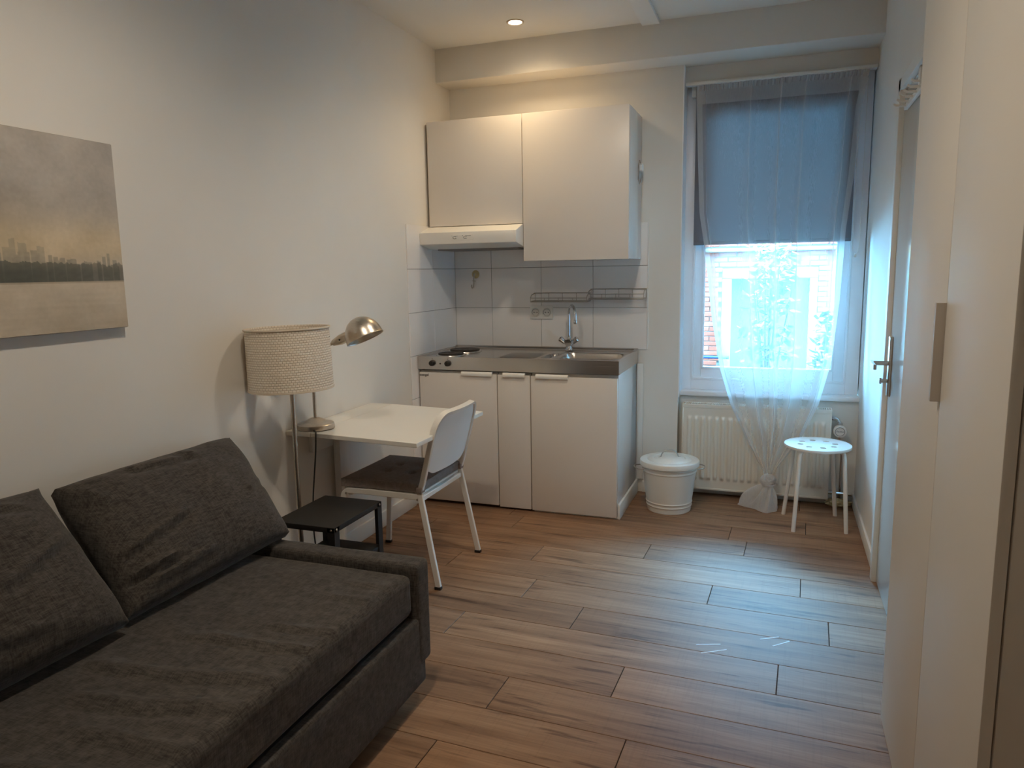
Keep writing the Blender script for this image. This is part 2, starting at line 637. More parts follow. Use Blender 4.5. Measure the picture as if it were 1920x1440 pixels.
pmeshes = {}
ang = math.atan(SL)
for k in range(-4, 25):
    x0 = offs.get(k, (k * 0.437 + 0.3) % PL)
    ytop = -0.631 - 0.196 * k          # upper edge of the row at x = 0
    xs = x0
    while xs > -0.03:
        xs -= PL
    while xs < XF + 0.05:
        a, b = max(xs, -0.03), min(xs + PL, XF + 0.06)
        if ytop - 0.1 + SL * (a + b) / 2 > -0.3:
            b = min(b, XR + 0.05)
        if b - a > 0.05:
            L = round(b - a, 3)
            if L not in pmeshes:
                pmeshes[L] = plank_mesh(L)
            o = bpy.data.objects.new('plank', pmeshes[L])
            COL.objects.link(o)
            xm = (a + b) / 2
            o.location = (xm, ytop - PW / 2 + SL * xm, 0)
            o.rotation_euler = (0, 0, ang)
            o.parent = floor
        xs += PL
for (ax, ay, bx, by) in ((1.746, -1.825, 1.83, -1.795), (1.77, -1.88, 1.854, -1.828), (1.965, -1.712, 2.03, -1.673), (2.009, -1.751, 2.067, -1.695)):
    m = MB()
    m.tube([(ax, ay, 0.0004), ((ax + bx) / 2 + 0.001, (ay + by) / 2, 0.0005), (bx, by, 0.0004)], 0, flat=(0.0022, 0.0004), updir=(0, 0, 1))
    m.build('scuff_mark', 'scuff', floor)

ce = MB(); ce.box(-0.15, 3.1, -5.4, 0.35, ZC, ZC + 0.1)
struct(ce.build('ceiling', 'ceiling', smooth=0))
wl = MB(); wl.box(-0.12, 0.0, -5.4, 0.35, -0.1, ZC)
wall_left = struct(wl.build('wall_left', 'wall', smooth=0))
wr = MB(); wr.box(-0.12, 3.1, YB - 0.12, YB, -0.1, ZC)
struct(wr.build('wall_rear', 'wall', smooth=0))
XJ = 1.437
wb = MB()
wb.box(-0.12, XJ, 0.0, 0.32, -0.1, ZC)
wall_back = struct(wb.build('wall_back', 'wall', smooth=0))
wb = MB()
wb.box(XJ - 0.001, 2.55, 0.0905, 0.32, -0.1, 0.60)
struct(wb.build('wall_below_window', 'wall', smooth=0))
wb = MB()
wb.box(XJ - 0.001, 2.55, 0.06, 0.32, 2.392, ZC)
struct(wb.build('wall_above_window', 'wall', smooth=0))
wg = MB()
wg.box(XR, 2.56, -1.03, 0.32, -0.1, ZC)
wg.box(XR, 2.56, -1.90, -1.03, 2.065, ZC)
wg.box(XR, 2.56, -2.10, -1.90, -0.1, ZC)
wg.box(2.55, 3.1, -2.10, -2.0, -0.1, ZC)
wg.box(XF, 3.1, -5.4, -2.10, -0.1, ZC)
wg.box(2.52, 2.56, -1.90, -1.03, -0.1, 2.07)
struct(wg.build('wall_right', 'wall', smooth=0))
bm_ = MB(); bm_.box(-0.02, XR + 0.02, -0.194, 0.06, 2.484, ZC + 0.01, 0.004, 2)
struct(bm_.build('trim_1', 'wall'))                                  # ceiling beam along the window wall
td = MB(); td.box(1.236, 1.332, -5.2, -0.188, ZC - 0.016, ZC + 0.005, 0.002, 1)
struct(td.build('trim_2', 'trimwhite'))                              # flat cable duct on the ceiling
b = MB(); b.box(0, 0.014, -5.2, -0.66, 0, 0.085, 0.003)
struct(b.build('baseboard_left', 'trimwhite'))
b = MB(); b.box(XR - 0.012, XR, -1.0, 0.08, 0, 0.07, 0.003)
struct(b.build('baseboard_right', 'trimwhite'))
b = MB(); b.box(1.23, XJ - 0.001, -0.012, 0, 0, 0.07, 0.003)
b.box(XJ, XR - 0.012, 0.078, 0.09, 0, 0.07, 0.003)
struct(b.build('baseboard_back', 'trimwhite'))

# tiles -------------------------------------------------------------
TZ = [0.632, 0.882, 1.132, 1.382, 1.632]
g = MB(); g.box(0.0, 1.249, -0.003, 0.0, 0.884, 1.631)
g.build('grout', 'grout', wall_back, 0)
g = MB(); g.box(0, 0.003, -0.649, 0, 0.133, 1.631)
g.build('grout', 'grout', wall_left, 0)


def tile_mesh(w, h, axis):
    b = MB()
    G = 0.0022
    if axis == 'y':
        b.box(-w / 2 + G / 2, w / 2 - G / 2, -0.007, 0, -h / 2 + G / 2, h / 2 - G / 2, 0.0012, 1)
    else:
        b.box(0, 0.007, -w / 2 + G / 2, w / 2 - G / 2, -h / 2 + G / 2, h / 2 - G / 2, 0.0012, 1)
    bmesh.ops.recalc_face_normals(b.bm, faces=b.bm.faces[:])
    me = bpy.data.meshes.new('tile')
    b.bm.to_mesh(me); b.bm.free()
    me.materials.append(MT['tile'])
    return me


tm = {}
for z0, z1 in zip(TZ[1:], TZ[2:]):
    for x0, x1 in ((0.007, 0.26), (0.26, 0.59), (0.59, 0.92), (0.92, 1.25)):
        k = ('y', round(x1 - x0, 3), round(z1 - z0, 3))
        if k not in tm:
            tm[k] = tile_mesh(k[1], k[2], 'y')
        o = bpy.data.objects.new('tile', tm[k]); COL.objects.link(o)
        o.location = ((x0 + x1) / 2, 0, (z0 + z1) / 2); o.parent = wall_back
for z0, z1 in ((0.132, 0.382), (0.382, 0.632), (0.632, 0.882), (0.882, 1.132), (1.132, 1.382), (1.382, 1.632)):
    for y0, y1 in ((-0.652, -0.33), (-0.33, -0.004)):
        k = ('x', round(y1 - y0, 3), round(z1 - z0, 3))
        if k not in tm:
            tm[k] = tile_mesh(k[1], k[2], 'x')
        o = bpy.data.objects.new('tile', tm[k]); COL.objects.link(o)
        o.location = (0, (y0 + y1) / 2, (z0 + z1) / 2); o.parent = wall_left
b = MB(); b.box(1.2495, 1.2535, -0.008, 0, 0.885, 1.635)
b.build('tile_trim', 'trimwhite', wall_back)

# ------------------------------------------------------------------ window_1
WX0, WX1, WZ0, WZ1, WY = 1.437, 2.425, 0.628, 2.392, 0.15
m = MB()
m.box(WX0, WX0 + 0.058, WY, WY + 0.13, WZ0, WZ1, 0.003)
m.box(WX1 - 0.068, WX1, WY, WY + 0.13, WZ0, WZ1, 0.003)
m.box(WX0 + 0.058, WX1 - 0.068, WY, WY + 0.13, WZ0, WZ0 + 0.062, 0.003)
m.box(WX0 + 0.058, WX1 - 0.068, WY, WY + 0.13, WZ1 - 0.06, WZ1, 0.003)
m.box(XJ, XJ + 0.006, 0.0, 0.16, 0.6, 2.484)          # painted reveal boards
window = struct(m.build('window_1', 'winpaint'))
m = MB()
fx0, fx1, fz0, fz1 = WX0 + 0.058, WX1 - 0.068, WZ0 + 0.062, WZ1 - 0.06
m.box(fx0, fx0 + 0.056, WY + 0.018, WY + 0.075, fz0, fz1, 0.003)
m.box(fx1 - 0.066, fx1, WY + 0.018, WY + 0.075, fz0, fz1, 0.003)
m.box(fx0 + 0.056, fx1 - 0.066, WY + 0.018, WY + 0.075, fz0, fz0 + 0.066, 0.003)
m.box(fx0 + 0.056, fx1 - 0.066, WY + 0.018, WY + 0.075, fz1 - 0.06, fz1, 0.003)
sash = m.build('sash', 'winpaint', window)
m = MB()
for (a0, a1, c0, c1, y) in ((fx0, fx1, fz0, fz1, WY - 0.004), (fx0 + 0.056, fx1 - 0.066, fz0 + 0.066, fz1 - 0.06, WY + 0.014)):
    t = 0.012
    m.box(a0 - 0.002, a0 + t, y, y + 0.03, c0, c1, 0.003); m.box(a1 - t, a1 + 0.002, y, y + 0.03, c0, c1, 0.003)
    m.box(a0, a1, y, y + 0.03, c0 - 0.002, c0 + t, 0.003); m.box(a0, a1, y, y + 0.03, c1 - t, c1 + 0.002, 0.003)
m.build('glazing_bead', 'winpaint', window)
m = MB(); m.box(fx0 + 0.05, fx1 - 0.06, WY + 0.045, WY + 0.049, fz0 + 0.06, fz1 - 0.05)
m.build('pane', 'glass', window, 0)
m = MB(); m.box(WX0 - 0.002, XR, 0.066, 0.16, 0.602, WZ0, 0.004)
m.build('window_sill', 'winpaint', window)

# ------------------------------------------------------------------ door_1 in the right wall
m = MB()
m.box(XD, XD + 0.038, -1.83, -1.036, 0.008, 2.035, 0.002)
door = struct(m.build('door_1', 'doorpaint'))
m = MB()
m.box(2.405, XR + 0.06, -1.034, -0.985, 0, 2.085, 0.002)
m.box(2.405, XR + 0.06, -1.88, -1.832, 0, 2.085, 0.002)
m.box(2.405, XR + 0.06, -1.88, -0.985, 2.04, 2.085, 0.002)
m.build('door_frame', 'trimwhite', door)
m = MB()
m.box(XD - 0.012, XD + 0.001, -1.115, -1.078, 0.83, 1.075, 0.003)
m.build('handle_plate', 'nickel', door)
m = MB()
m.tube([(XD - 0.010, -1.097, 0.965), (XD - 0.070, -1.097, 0.965)], 0.009, 12)
m.tube([(XD - 0.071, -1.089, 0.965), (XD - 0.074, -1.14, 0.964), (XD - 0.072, -1.215, 0.962)], 0.0, flat=(0.006, 0.010))
m.build('door_handle', 'nickel', door)
m = MB()
m.cyl((XD - 0.010, -1.097, 0.892), (XD - 0.034, -1.097, 0.892), 0.008)
m.box(XD - 0.040, XD - 0.032, -1.102, -1.092, 0.880, 0.904, 0.002)
m.build('thumb_turn', 'nickel', door)

# over-door hook rack
rk = thing('hook_rack', (2.42, -1.3, 1.9), 'white over-door hook rack with six pegs at the top of the white door', 'hook rack')
m = MB(); m.box(XD - 0.014, XD - 0.001, -1.62, -1.13, 1.945, 1.965, 0.002)
m.build('rail', 'whitemetal', rk)
m = MB()
m.box(XD - 0.008, XD - 0.0015, -1.42, -1.385, 1.955, 2.0395, 0.001); m.box(XD - 0.008, XD + 0.02, -1.42, -1.385, 2.0355, 2.0395, 0.001)
m.build('strap', 'whitemetal', rk)
for i in range(6):
    y = -1.17 - i * 0.08
    m = MB()
    m.tube([(XD - 0.013, y, 1.955), (XD - 0.045, y, 1.957), (XD - 0.055, y, 1.964)], 0.0045, 8)
    m.build('peg', 'whitemetal', rk)

# ------------------------------------------------------------------ kitchen base
YK = -0.57


def lip_handle(x0, x1, zt, par):
    m = MB()
    prof = [(YK, zt), (YK - 0.006, zt + 0.004), (YK - 0.014, zt - 0.001), (YK - 0.017, zt - 0.010), (YK - 0.015, zt - 0.020), (YK - 0.011, zt - 0.020), (YK - 0.011, zt - 0.006), (YK, zt - 0.006)]
    m.prism([(x0, y, z) for y, z in prof], (x1 - x0, 0, 0))
    return m.build('handle', 'plastic', par, 50)


fr = thing('fridge', (0.255, -0.3, 0), 'white built-in fridge with small maker name, left end of the kitchenette', 'fridge')
m = MB(); m.box(0.012, 0.498, -0.545, -0.02, 0.03, 0.795, 0.004)
m.build('body', 'cabwhite', fr)
m = MB(); m.box(0.014, 0.4985, YK, -0.548, 0.018, 0.786, 0.004)
d = m.build('door', 'cabwhite', fr)
lip_handle(0.286, 0.475, 0.795, d)
text_mesh('maker_name', 'stengel', 0.021, 'letter', d, Matrix.Translation((0.045, YK - 0.0006, 0.770)) @ Matrix.Rotation(radians(90), 4, 'X'), bold=0.00015)
m = MB(); m.box(0.02, 0.49, -0.50, -0.47, 0.0, 0.03)
m.build('plinth', 'dark', fr)

nc = thing('narrow_cabinet', (0.6, -0.3, 0), 'narrow white base cabinet between the fridge and the wider sink cabinet', 'cabinet')
m = MB(); m.box(0.502, 0.698, -0.545, -0.02, 0.03, 0.795, 0.003)
m.build('body', 'cabwhite', nc)
m = MB(); m.box(0.5035, 0.6965, YK, -0.548, 0.012, 0.786, 0.003)
d = m.build('door', 'cabwhite', nc)
lip_handle(0.54, 0.672, 0.795, d)
m = MB(); m.box(0.502, 0.698, -0.50, -0.47, 0.0, 0.03)
m.build('plinth', 'dark', nc)

sc = thing('sink_cabinet', (0.95, -0.3, 0), 'wide white base cabinet under the sink, right end of the kitchenette', 'cabinet')
m = MB(); m.box(0.702, 1.192, -0.548, -0.02, 0.012, 0.80, 0.003)
m.build('body', 'cabgloss', sc)
m = MB(); m.box(0.7015, 1.189, YK, -0.551, 0.010, 0.784, 0.003)
d = m.build('door', 'cabwhite', sc)
lip_handle(0.734, 0.919, 0.793, d)
m = MB(); m.box(0.71, 1.205, -0.555, -0.02, 0.0, 0.012); m.box(1.1925, 1.206, -0.56, -0.02, 0.0, 0.085, 0.003)
m.build('plinth', 'trimwhite', sc)
m = MB(); m.box(1.195, 1.232, -0.02, -0.0085, 0.085, 0.80, 0.002)
m.build('filler_strip', 'trimwhite', sc)

# stainless worktop -------------------------------------------------
ZT = 0.879
wt = thing('worktop', (0.6, -0.29, 0.8), 'stainless steel kitchenette worktop with two hotplates, drainer and sink', 'worktop')


def rrect(x, y, cx, cy, hx, hy, r):
    qx, qy = abs(x - cx) - hx + r, abs(y - cy) - hy + r
    return sqrt(max(qx, 0) ** 2 + max(qy, 0) ** 2) + min(max(qx, qy), 0) - r


def top_h(x, y):
    h = 0.0
    e = min(x - 0.0, 1.198 - x, y + 0.575, -0.008 - y)
    h += 0.005 * (1 - sstep(0.012, 0.026, e))
    if y > -0.045:
        h += 0.012 * sstep(-0.045, -0.02, y)
    d = rrect(x, y, 0.985, -0.335, 0.185, 0.15, 0.06)
    if d < 0:
        h -= 0.125 * sstep(0, 0.035, -d) + 0.02 * sstep(0.03, 0.15, -d)
    else:
        h += 0.004 * exp(-((d - 0.008) / 0.008) ** 2)
    d2 = rrect(x, y, 0.755, -0.36, 0.032, 0.125, 0.03)
    if d2 < 0:
        h -= 0.03 * sstep(0, 0.02, -d2)
    d3 = rrect(x, y, 0.585, -0.37, 0.12, 0.145, 0.03)
    if d3 < 0:
        a = sstep(0, 0.012, -d3)
        h -= 0.004 * a
        h += 0.006 * a * (0.5 + 0.5 * cos(2 * pi * (y + 0.5) / 0.032)) * sstep(0.008, 0.02, -d3)
    return h


NX, NY = 241, 115
X0, X1, Y0, Y1 = 0.0, 1.198, -0.575, -0.008
verts = [(X0 + (X1 - X0) * i / (NX - 1), Y0 + (Y1 - Y0) * j / (NY - 1)) for j in range(NY) for i in range(NX)]
co = [(x, y, ZT - 0.005 + top_h(x, y)) for x, y in verts]
fa, fb_ = [], []
for j in range(NY - 1):
    for i in range(NX - 1):
        a = j * NX + i
        x = verts[a][0] + 0.0025; y = verts[a][1] + 0.0025
        (fb_ if rrect(x, y, 0.985, -0.335, 0.185, 0.15, 0.06) < 0.0 else fa).append((a, a + 1, a + NX + 1, a + NX))
# apron
nb = len(co)
ring = [i for i in range(NX)] + [j * NX + NX - 1 for j in range(1, NY)] + [NX * (NY - 1) + i for i in range(NX - 2, -1, -1)] + [j * NX for j in range(NY - 2, 0, -1)]
ex = [(co[i][0], co[i][1], 0.804) for i in ring]
co2 = co + ex
n = len(ring)
fa2 = fa + [(ring[k], nb + k, nb + (k + 1) % n, ring[(k + 1) % n]) for k in range(n)]


def sub_mesh(name, co, faces):
    used = sorted({i for f in faces for i in f})
    mp = {u: k for k, u in enumerate(used)}
    me = bpy.data.meshes.new(name)
    me.from_pydata([co[u] for u in used], [], [tuple(mp[i] for i in f) for f in faces])
    return me


link_mesh('steel_top', sub_mesh('steel_top', co2, fa2), 'steel', wt, 40)
sb = link_mesh('sink_bowl', sub_mesh('sink_bowl', co, fb_), 'steel', wt, 60)
m = MB(); m.lathe([(0.0, 0.0), (0.03, 0.0), (0.033, 0.003), (0.036, 0.004)], (0.985, -0.335, 0.733), n=24, cap1=False)
m.build('drain', 'chrome', sb)
m = MB(); m.box(0.01, 1.19, -0.56, -0.02, 0.801, 0.806)
m.build('underside', 'dark', wt)
for (cx, cy, r) in ((0.163, -0.235, 0.092), (0.167, -0.452, 0.075)):
    m = MB()
    m.lathe([(r + 0.012, -0.004), (r + 0.010, 0.002), (r + 0.001, 0.004)], (cx, cy, ZT - 0.001), n=40, cap0=False, cap1=False)
    rg = m.build('hotplate_ring', 'steel', wt)
    m = MB()
    m.lathe([(r, 0.0), (r, 0.009), (r - 0.003, 0.011), (r * 0.75, 0.011), (r * 0.73, 0.0095), (r * 0.3, 0.0095), (r * 0.27, 0.007), (0.004, 0.007)], (cx, cy, ZT), n=40)
    m.build('hotplate', 'hotplate', wt)
for x in (0.103, 0.202):
    m = MB()
    m.lathe([(0.017, 0.0), (0.0175, 0.004), (0.015, 0.018), (0.013, 0.020), (0.003, 0.020)], (x, -0.575, 0.841), (0, -1, 0), 28)
    m.box(x - 0.002, x + 0.002, -0.598, -0.585, 0.828, 0.854, 0.001)
    m.build('knob', 'black', wt)
    m = MB(); m.lathe([(0.002, 0), (0.002, 0.0006)], (x, -0.5755, 0.866), (0, -1, 0), 8)
    m.build('mark', 'letter', wt)
m = MB(); m.lathe([(0.0045, 0.0), (0.0045, 0.001), (0.003, 0.003)], (0.153, -0.575, 0.839), (0, -1, 0), 16)
m.build('pilot_lamp', 'black', wt)

# tap ---------------------------------------------------------------
tp = thing('tap', (0.79, -0.085, 0.879), 'chrome two-handle tap with swan-neck spout on the steel worktop', 'tap')
m = MB()
m.lathe([(0.026, 0.0), (0.026, 0.004), (0.020, 0.008), (0.019, 0.03), (0.022, 0.035), (0.024, 0.05), (0.021, 0.062), (0.014, 0.068), (0.013, 0.078)], (0.79, -0.085, 0.881), n=28)
m.lathe([(0.021, -0.028), (0.022, -0.022), (0.022, 0.02), (0.0205, 0.026)], (0.79, -0.085, 0.925), (0, -1, 0), 28)
m.build('body', 'chrome', tp)
pts = [(0.79, -0.085, 0.955), (0.79, -0.087, 1.09)] + [(0.79 + 0.036 - 0.036 * cos(t), -0.087 - 0.06 + 0.06 * cos(t), 1.09 + 0.062 * sin(t)) for t in [pi * i / 14 for i in range(1, 14)]] + [(0.862, -0.205, 1.085), (0.863, -0.207, 1.066)]
m = MB(); m.tube(pts, 0.0085, 12)
sp = m.build('spout', 'chrome', tp, 60)
m = MB(); m.lathe([(0.010, 0.0), (0.0115, 0.003), (0.0115, 0.020), (0.010, 0.022)], (0.863, -0.207, 1.048), n=20)
m.build('aerator', 'chrome', sp)
for s in (-1, 1):
    m = MB()
    ax = Vector((s * 0.72, -0.15, 0.62)).normalized()
    m.lathe([(0.009, 0.012), (0.010, 0.03), (0.013, 0.034), (0.018, 0.066), (0.0185, 0.070), (0.014, 0.075)], (0.79, -0.085, 0.905), ax, 12)
    m.build('handle', 'chrome', tp, 30)

# wall cabinets -----------------------------------------------------
YU = -0.38
wc = thing('wall_cabinet', (0.305, -0.19, 1.625), 'shorter cream-white wall cabinet above the cooker hood', 'cabinet')
m = MB(); m.box(0.008, 0.6035, YU + 0.02, -0.008, 1.628, 2.222, 0.002)
m.build('body', 'cabwhite', wc)
m = MB(); m.box(0.020, 0.6025, YU, YU + 0.018, 1.628, 2.224, 0.003)
m.build('door', 'cabwhite', wc)
wc2 = thing('wall_cabinet', (0.905, -0.19, 1.417), 'taller cream-white wall cabinet hung right of the cooker hood', 'cabinet')
m = MB(); m.box(0.605, 1.209, YU + 0.02, -0.008, 1.419, 2.222, 0.002)
m.build('body', 'cabgloss', wc2)
m = MB(); m.box(0.6055, 1.208, YU, YU + 0.018, 1.417, 2.224, 0.003)
m.build('door', 'cabwhite', wc2)

# cooker hood -------------------------------------------------------
hd = thing('cooker_hood', (0.3, -0.25, 1.5), 'slim white cooker hood below the shorter wall cabinet', 'hood')
m = MB()
pr = [(-0.02, 1.625), (YU, 1.625), (-0.493, 1.588), (-0.495, 1.586), (-0.495, 1.524), (-0.492, 1.520), (-0.36, 1.497), (-0.02, 1.497)]
m.prism([(0.008, y, z) for y, z in pr], (0.595, 0, 0))
bmesh.ops.bevel(m.bm, geom=m.bm.edges[:], offset=0.002, segments=1, affect='EDGES')
m.build('body', 'plastic', hd)
m = MB(); m.box(0.05, 0.56, -0.34, -0.06, 1.490, 1.498)
m.build('filter_grille', plain('grey_filter', (0.25, 0.25, 0.25), 0.6), hd)
m = MB(); m.box(0.205, 0.345, -0.4965, -0.494, 1.540, 1.575, 0.002)
cp = m.build('control_panel', 'plastic', hd)
for x in (0.232, 0.298):
    m = MB()
    m.tube([(x + 0.012 * cos(t), -0.4975, 1.555 + 0.007 * sin(t)) for t in [0.7 + 5.0 * i / 12 for i in range(13)]], 0.0009, 6)
    m.box(x - 0.001, x + (0.034 if x > 0.25 else 0.018), -0.498, -0.4965, 1.5635, 1.5650)
    m.box(x - 0.019, x - 0.016, -0.498, -0.4965, 1.564, 1.567)
    m.build('printed_mark', 'lettergrey', cp)
    m = MB(); m.box(x - 0.006, x + 0.006, -0.503, -0.4965, 1.550, 1.558, 0.002)
    m.build('slider', 'plastic', cp)

# suction hooks -----------------------------------------------------
hk = thing('suction_hook', (0.150, -0.01, 1.33), 'yellowed suction cup with metal hook on the white tiles below the hood', 'hook')
m = MB(); m.lathe([(0.026, 0.0), (0.024, 0.004), (0.016, 0.010), (0.012, 0.016), (0.006, 0.018)], (0.152, -0.007, 1.345), (0, -1, 0), 24)
m.build('suction_cup', 'yellow', hk)
m = MB(); m.tube([(0.150, -0.026, 1.350), (0.148, -0.030, 1.320), (0.146, -0.027, 1.285), (0.143, -0.032, 1.264), (0.140, -0.042, 1.258), (0.138, -0.048, 1.268), (0.139, -0.046, 1.280)], 0.004, 8)
m.tube([(0.138, -0.028, 1.305), (0.158, -0.028, 1.302)], 0.003, 6)
m.build('hook', 'wire', hk)
hk2 = thing('suction_hook', (1.215, -0.12, 1.9), 'small white hook with bent wire on the side of the wall cabinet', 'hook')
m = MB(); m.box(1.209, 1.232, -0.125, -0.080, 1.912, 1.952, 0.004)
m.build('mount', 'plastic', hk2)
m = MB(); m.tube([(1.226, -0.125, 1.945), (1.226, -0.165, 1.960), (1.224, -0.19, 1.93), (1.222, -0.165, 1.90), (1.222, -0.19, 1.86), (1.223, -0.15, 1.835), (1.223, -0.10, 1.868)], 0.0028, 8)
m.build('wire_hook', 'wire', hk2)

# socket ------------------------------------------------------------
so = thing('wall_socket', (0.5925, -0.007, 1.104), 'white double wall socket on the tiles beside the tap', 'socket')
m = MB(); m.box(0.518, 0.667, -0.016, -0.007, 1.063, 1.145, 0.003)
m.build('frame', 'plastic', so)
minsert = plain('socket_insert', (0.70, 0.67, 0.62), 0.4)
for cx in (0.555, 0.629):
    m = MB(); m.lathe([(0.0285, 0.0), (0.0285, 0.004), (0.0255, 0.0055), (0.0225, 0.0035), (0.0215, 0.0008), (0.001, 0.0008)], (cx, -0.016, 1.104), (0, -1, 0), 32, cap0=False)
    o = m.build('outlet', minsert, so)
    for dx, r in ((-0.0095, 0.0032), (0.0095, 0.0032), (0.0, 0.0016)):
        m = MB(); m.cyl((cx + dx, -0.0160, 1.104), (cx + dx, -0.0172, 1.104), r, n=12)
        m.build('contact_hole', 'dark', o)
    m = MB()
    m.tube(arc((cx, -0.0185, 1.104), (0.0222, 0, 0), (0, 0, 0.0222), 0, 2 * pi, 28), 0.0013, 6)
    m.build('rim', 'lettergrey', o)


# wire racks --------------------------------------------------------
def wire_rack(x0, x1, zb, zt, label):
    t = thing('wire_rack', ((x0 + x1) / 2, -0.05, zb), label, 'rack', 'wire racks on the tiles')
    yb, yf = -0.012, -0.105
    m = MB()
    m.tube([(x0 - 0.008, yb, zt), (x1, yb, zt)], 0.0028, 6)
    m.tube([(x0, yf, zt - 0.028), (x1, yf, zt - 0.028)], 0.0028, 6)
    m.tube([(x0, yf, zb), (x1, yf, zb)], 0.0028, 6)
    m.tube([(x0, yb, zb + 0.004), (x1, yb, zb + 0.004)], 0.0028, 6)
    for x in (x0, x1):
        m.tube([(x, yb, zt), (x, yf + 0.02, zt - 0.01), (x, yf, zt - 0.028)], 0.0028, 6)
        m.tube([(x, yb, zb + 0.004), (x, yf, zb)], 0.0028, 6)
    m.build('rim', 'wire', t)
    k = 5
    for i in range(k):
        x = x0 + (x1 - x0) * i / (k - 1)
        m = MB(); m.tube([(x, yb, zt - 0.002), (x, yb, zb + 0.006), (x, yf, zb + 0.003), (x, yf, zt - 0.028)], 0.002, 6)
        m.build('cross_wire', 'wire', t)
    m = MB()
    for q in range(1, 6):
        y = yb + (yf - yb) * q / 6
        m.tube([(x0, y, zb + 0.004), (x1, y, zb + 0.004)], 0.0018, 6)
    m.build('shelf_wires', 'wire', t)


wire_rack(0.552, 0.905, 1.172, 1.224, 'zinc wire spice rack on the tiles above the double socket')
wire_rack(0.915, 1.245, 1.188, 1.246, 'zinc wire spice rack on the tiles at the right, toward the window')

# ------------------------------------------------------------------ desk
dk = thing('wall_desk', (0.3, -1.465, 0), 'white wall-mounted drop-leaf desk with a lamp on it', 'desk')
m = MB(); m.box(0.002, 0.125, -1.82, -1.108, 0.675, 0.695, 0.002)
m.build('fixed_top', 'desk', dk)
m = MB()
pol = [(0.127, 0.675), (0.127, 0.695), (0.632, 0.681), (0.632, 0.661)]
m.prism([(x, -1.82, z) for x, z in pol], (0, 0.712, 0))
bmesh.ops.bevel(m.bm, geom=m.bm.edges[:], offset=0.002, segments=1, affect='EDGES')
m.build('leaf', 'desk', dk)
m = MB(); m.box(0.0, 0.022, -1.66, -1.26, 0.56, 0.675, 0.003)
m.build('wall_rail', 'desk', dk)
for y in (-1.46,):
    m = MB(); m.box(0.022, 0.058, y - 0.040, y + 0.040, 0.16, 0.674, 0.004)
    m.build('bracket_post', 'whitemetal', dk)
m = MB(); m.tube([(0.06, -1.45, 0.654), (0.45, -1.42, 0.648)], 0, flat=(0.012, 0.012))
m.build('folding_bracket', 'whitemetal', dk)

# ------------------------------------------------------------------ chair
ch = thing('chair', (0.39, -1.46, 0), 'white metal chair with plastic back, pushed in at the desk', 'chair')
yn, yf = -1.665, -1.245
for (y, fo, nm) in ((yn, -0.016, 'near'), (yf, 0.014, 'far')):
    # rear leg and back upright in one bent bar
    p = [(0.640, y + fo, 0.012), (0.566, y + fo * 0.25, 0.385), (0.558, y, 0.425), (0.572, y, 0.465), (0.628, y, 0.68)]
    m = MB(); m.tube(p, 0, flat=(0.0125, 0.008), updir=(0, 1, 0))
    m.build('rear_leg', 'whitemetal', ch, 40)
    # front leg bending into the seat rail
    s = 1 if y > -1.5 else -1
    p = [(0.150, y + s * 0.006, 0.012), (0.176, y, 0.36)] + [(0.176 + 0.035 - 0.035 * cos(t), y, 0.37 + 0.035 * sin(t)) for t in [pi / 2 * i / 5 for i in range(1, 6)]] + [(0.30, y, 0.406), (0.562, y, 0.402)]
    m = MB(); m.tube(p, 0, flat=(0.013, 0.008), updir=(0, 1, 0))
    m.build('front_leg', 'whitemetal', ch, 40)
    for (fx, fy) in ((0.640, y + fo), (0.150, y + s * 0.006)):
        m = MB(); m.box(fx - 0.016, fx + 0.014, fy - 0.011, fy + 0.011, 0.0, 0.013, 0.002)
        m.build('foot_cap', 'black', ch)
    for bx in (0.192, 0.548):
        m = MB(); m.lathe([(0.005, 0), (0.0045, 0.002), (0.002, 0.003)], (bx, y + s * 0.008, 0.392), (0, s, 0), 12)
        m.build('bolt', 'wire', ch)
for x in (0.205, 0.556):
    m = MB(); m.tube([(x, yn + 0.008, 0.392), (x, yf - 0.008, 0.392)], 0, flat=(0.012, 0.011))
    m.build('cross_rail', 'whitemetal', ch, 40)
m = MB(); m.box(0.175, 0.555, yn + 0.004, yf - 0.004, 0.404, 0.418, 0.006)
m.build('seat', 'whitemetal', ch)
# back frame: bar over the top with rounded corners
W_ = (yf - yn)


def back_x(z, v):
    """x on the back surface; v 0..1 across; bowed backwards in the middle"""
    return 0.572 + (z - 0.465) * 0.262 + 0.022 * sin(pi * v)


pts = []
Rr = 0.075
for z in (0.66, 0.675):
    pts.append((back_x(z, 0), yn, z))
for i in range(9):
    t = pi / 2 * i / 8
    v = Rr * (1 - cos(t)) / W_
    z = 0.765 - Rr + Rr * sin(t)
    pts.append((back_x(z, v), yn + v * W_, z))
for i in range(1, 10):
    v = Rr / W_ + (1 - 2 * Rr / W_) * i / 10
    pts.append((back_x(0.765, v), yn + v * W_, 0.765))
for i in range(9):
    t = pi / 2 * (1 - i / 8)
    v = 1 - Rr * (1 - cos(t)) / W_
    z = 0.765 - Rr + Rr * sin(t)
    pts.append((back_x(z, v), yn + v * W_, z))
for z in (0.675, 0.66):
    pts.append((back_x(z, 1), yf, z))
m = MB()
rings = []
for i, p in enumerate(pts):
    p = Vector(p)
    t = (Vector(pts[min(i + 1, len(pts) - 1)]) - Vector(pts[max(i - 1, 0)])).normalized()
    s = Vector((1, 0, -0.26)).normalized()
    u = t.cross(s).normalized(); s = u.cross(t).normalized()
    rings.append([m.bm.verts.new(p + s * a + u * b_) for a, b_ in ((-.013, -.007), (.013, -.007), (.013, .007), (-.013, .007))])
for a, b_ in zip(rings, rings[1:]):
    for k in range(4):
        m.bm.faces.new((a[k], a[(k + 1) % 4], b_[(k + 1) % 4], b_[k]))
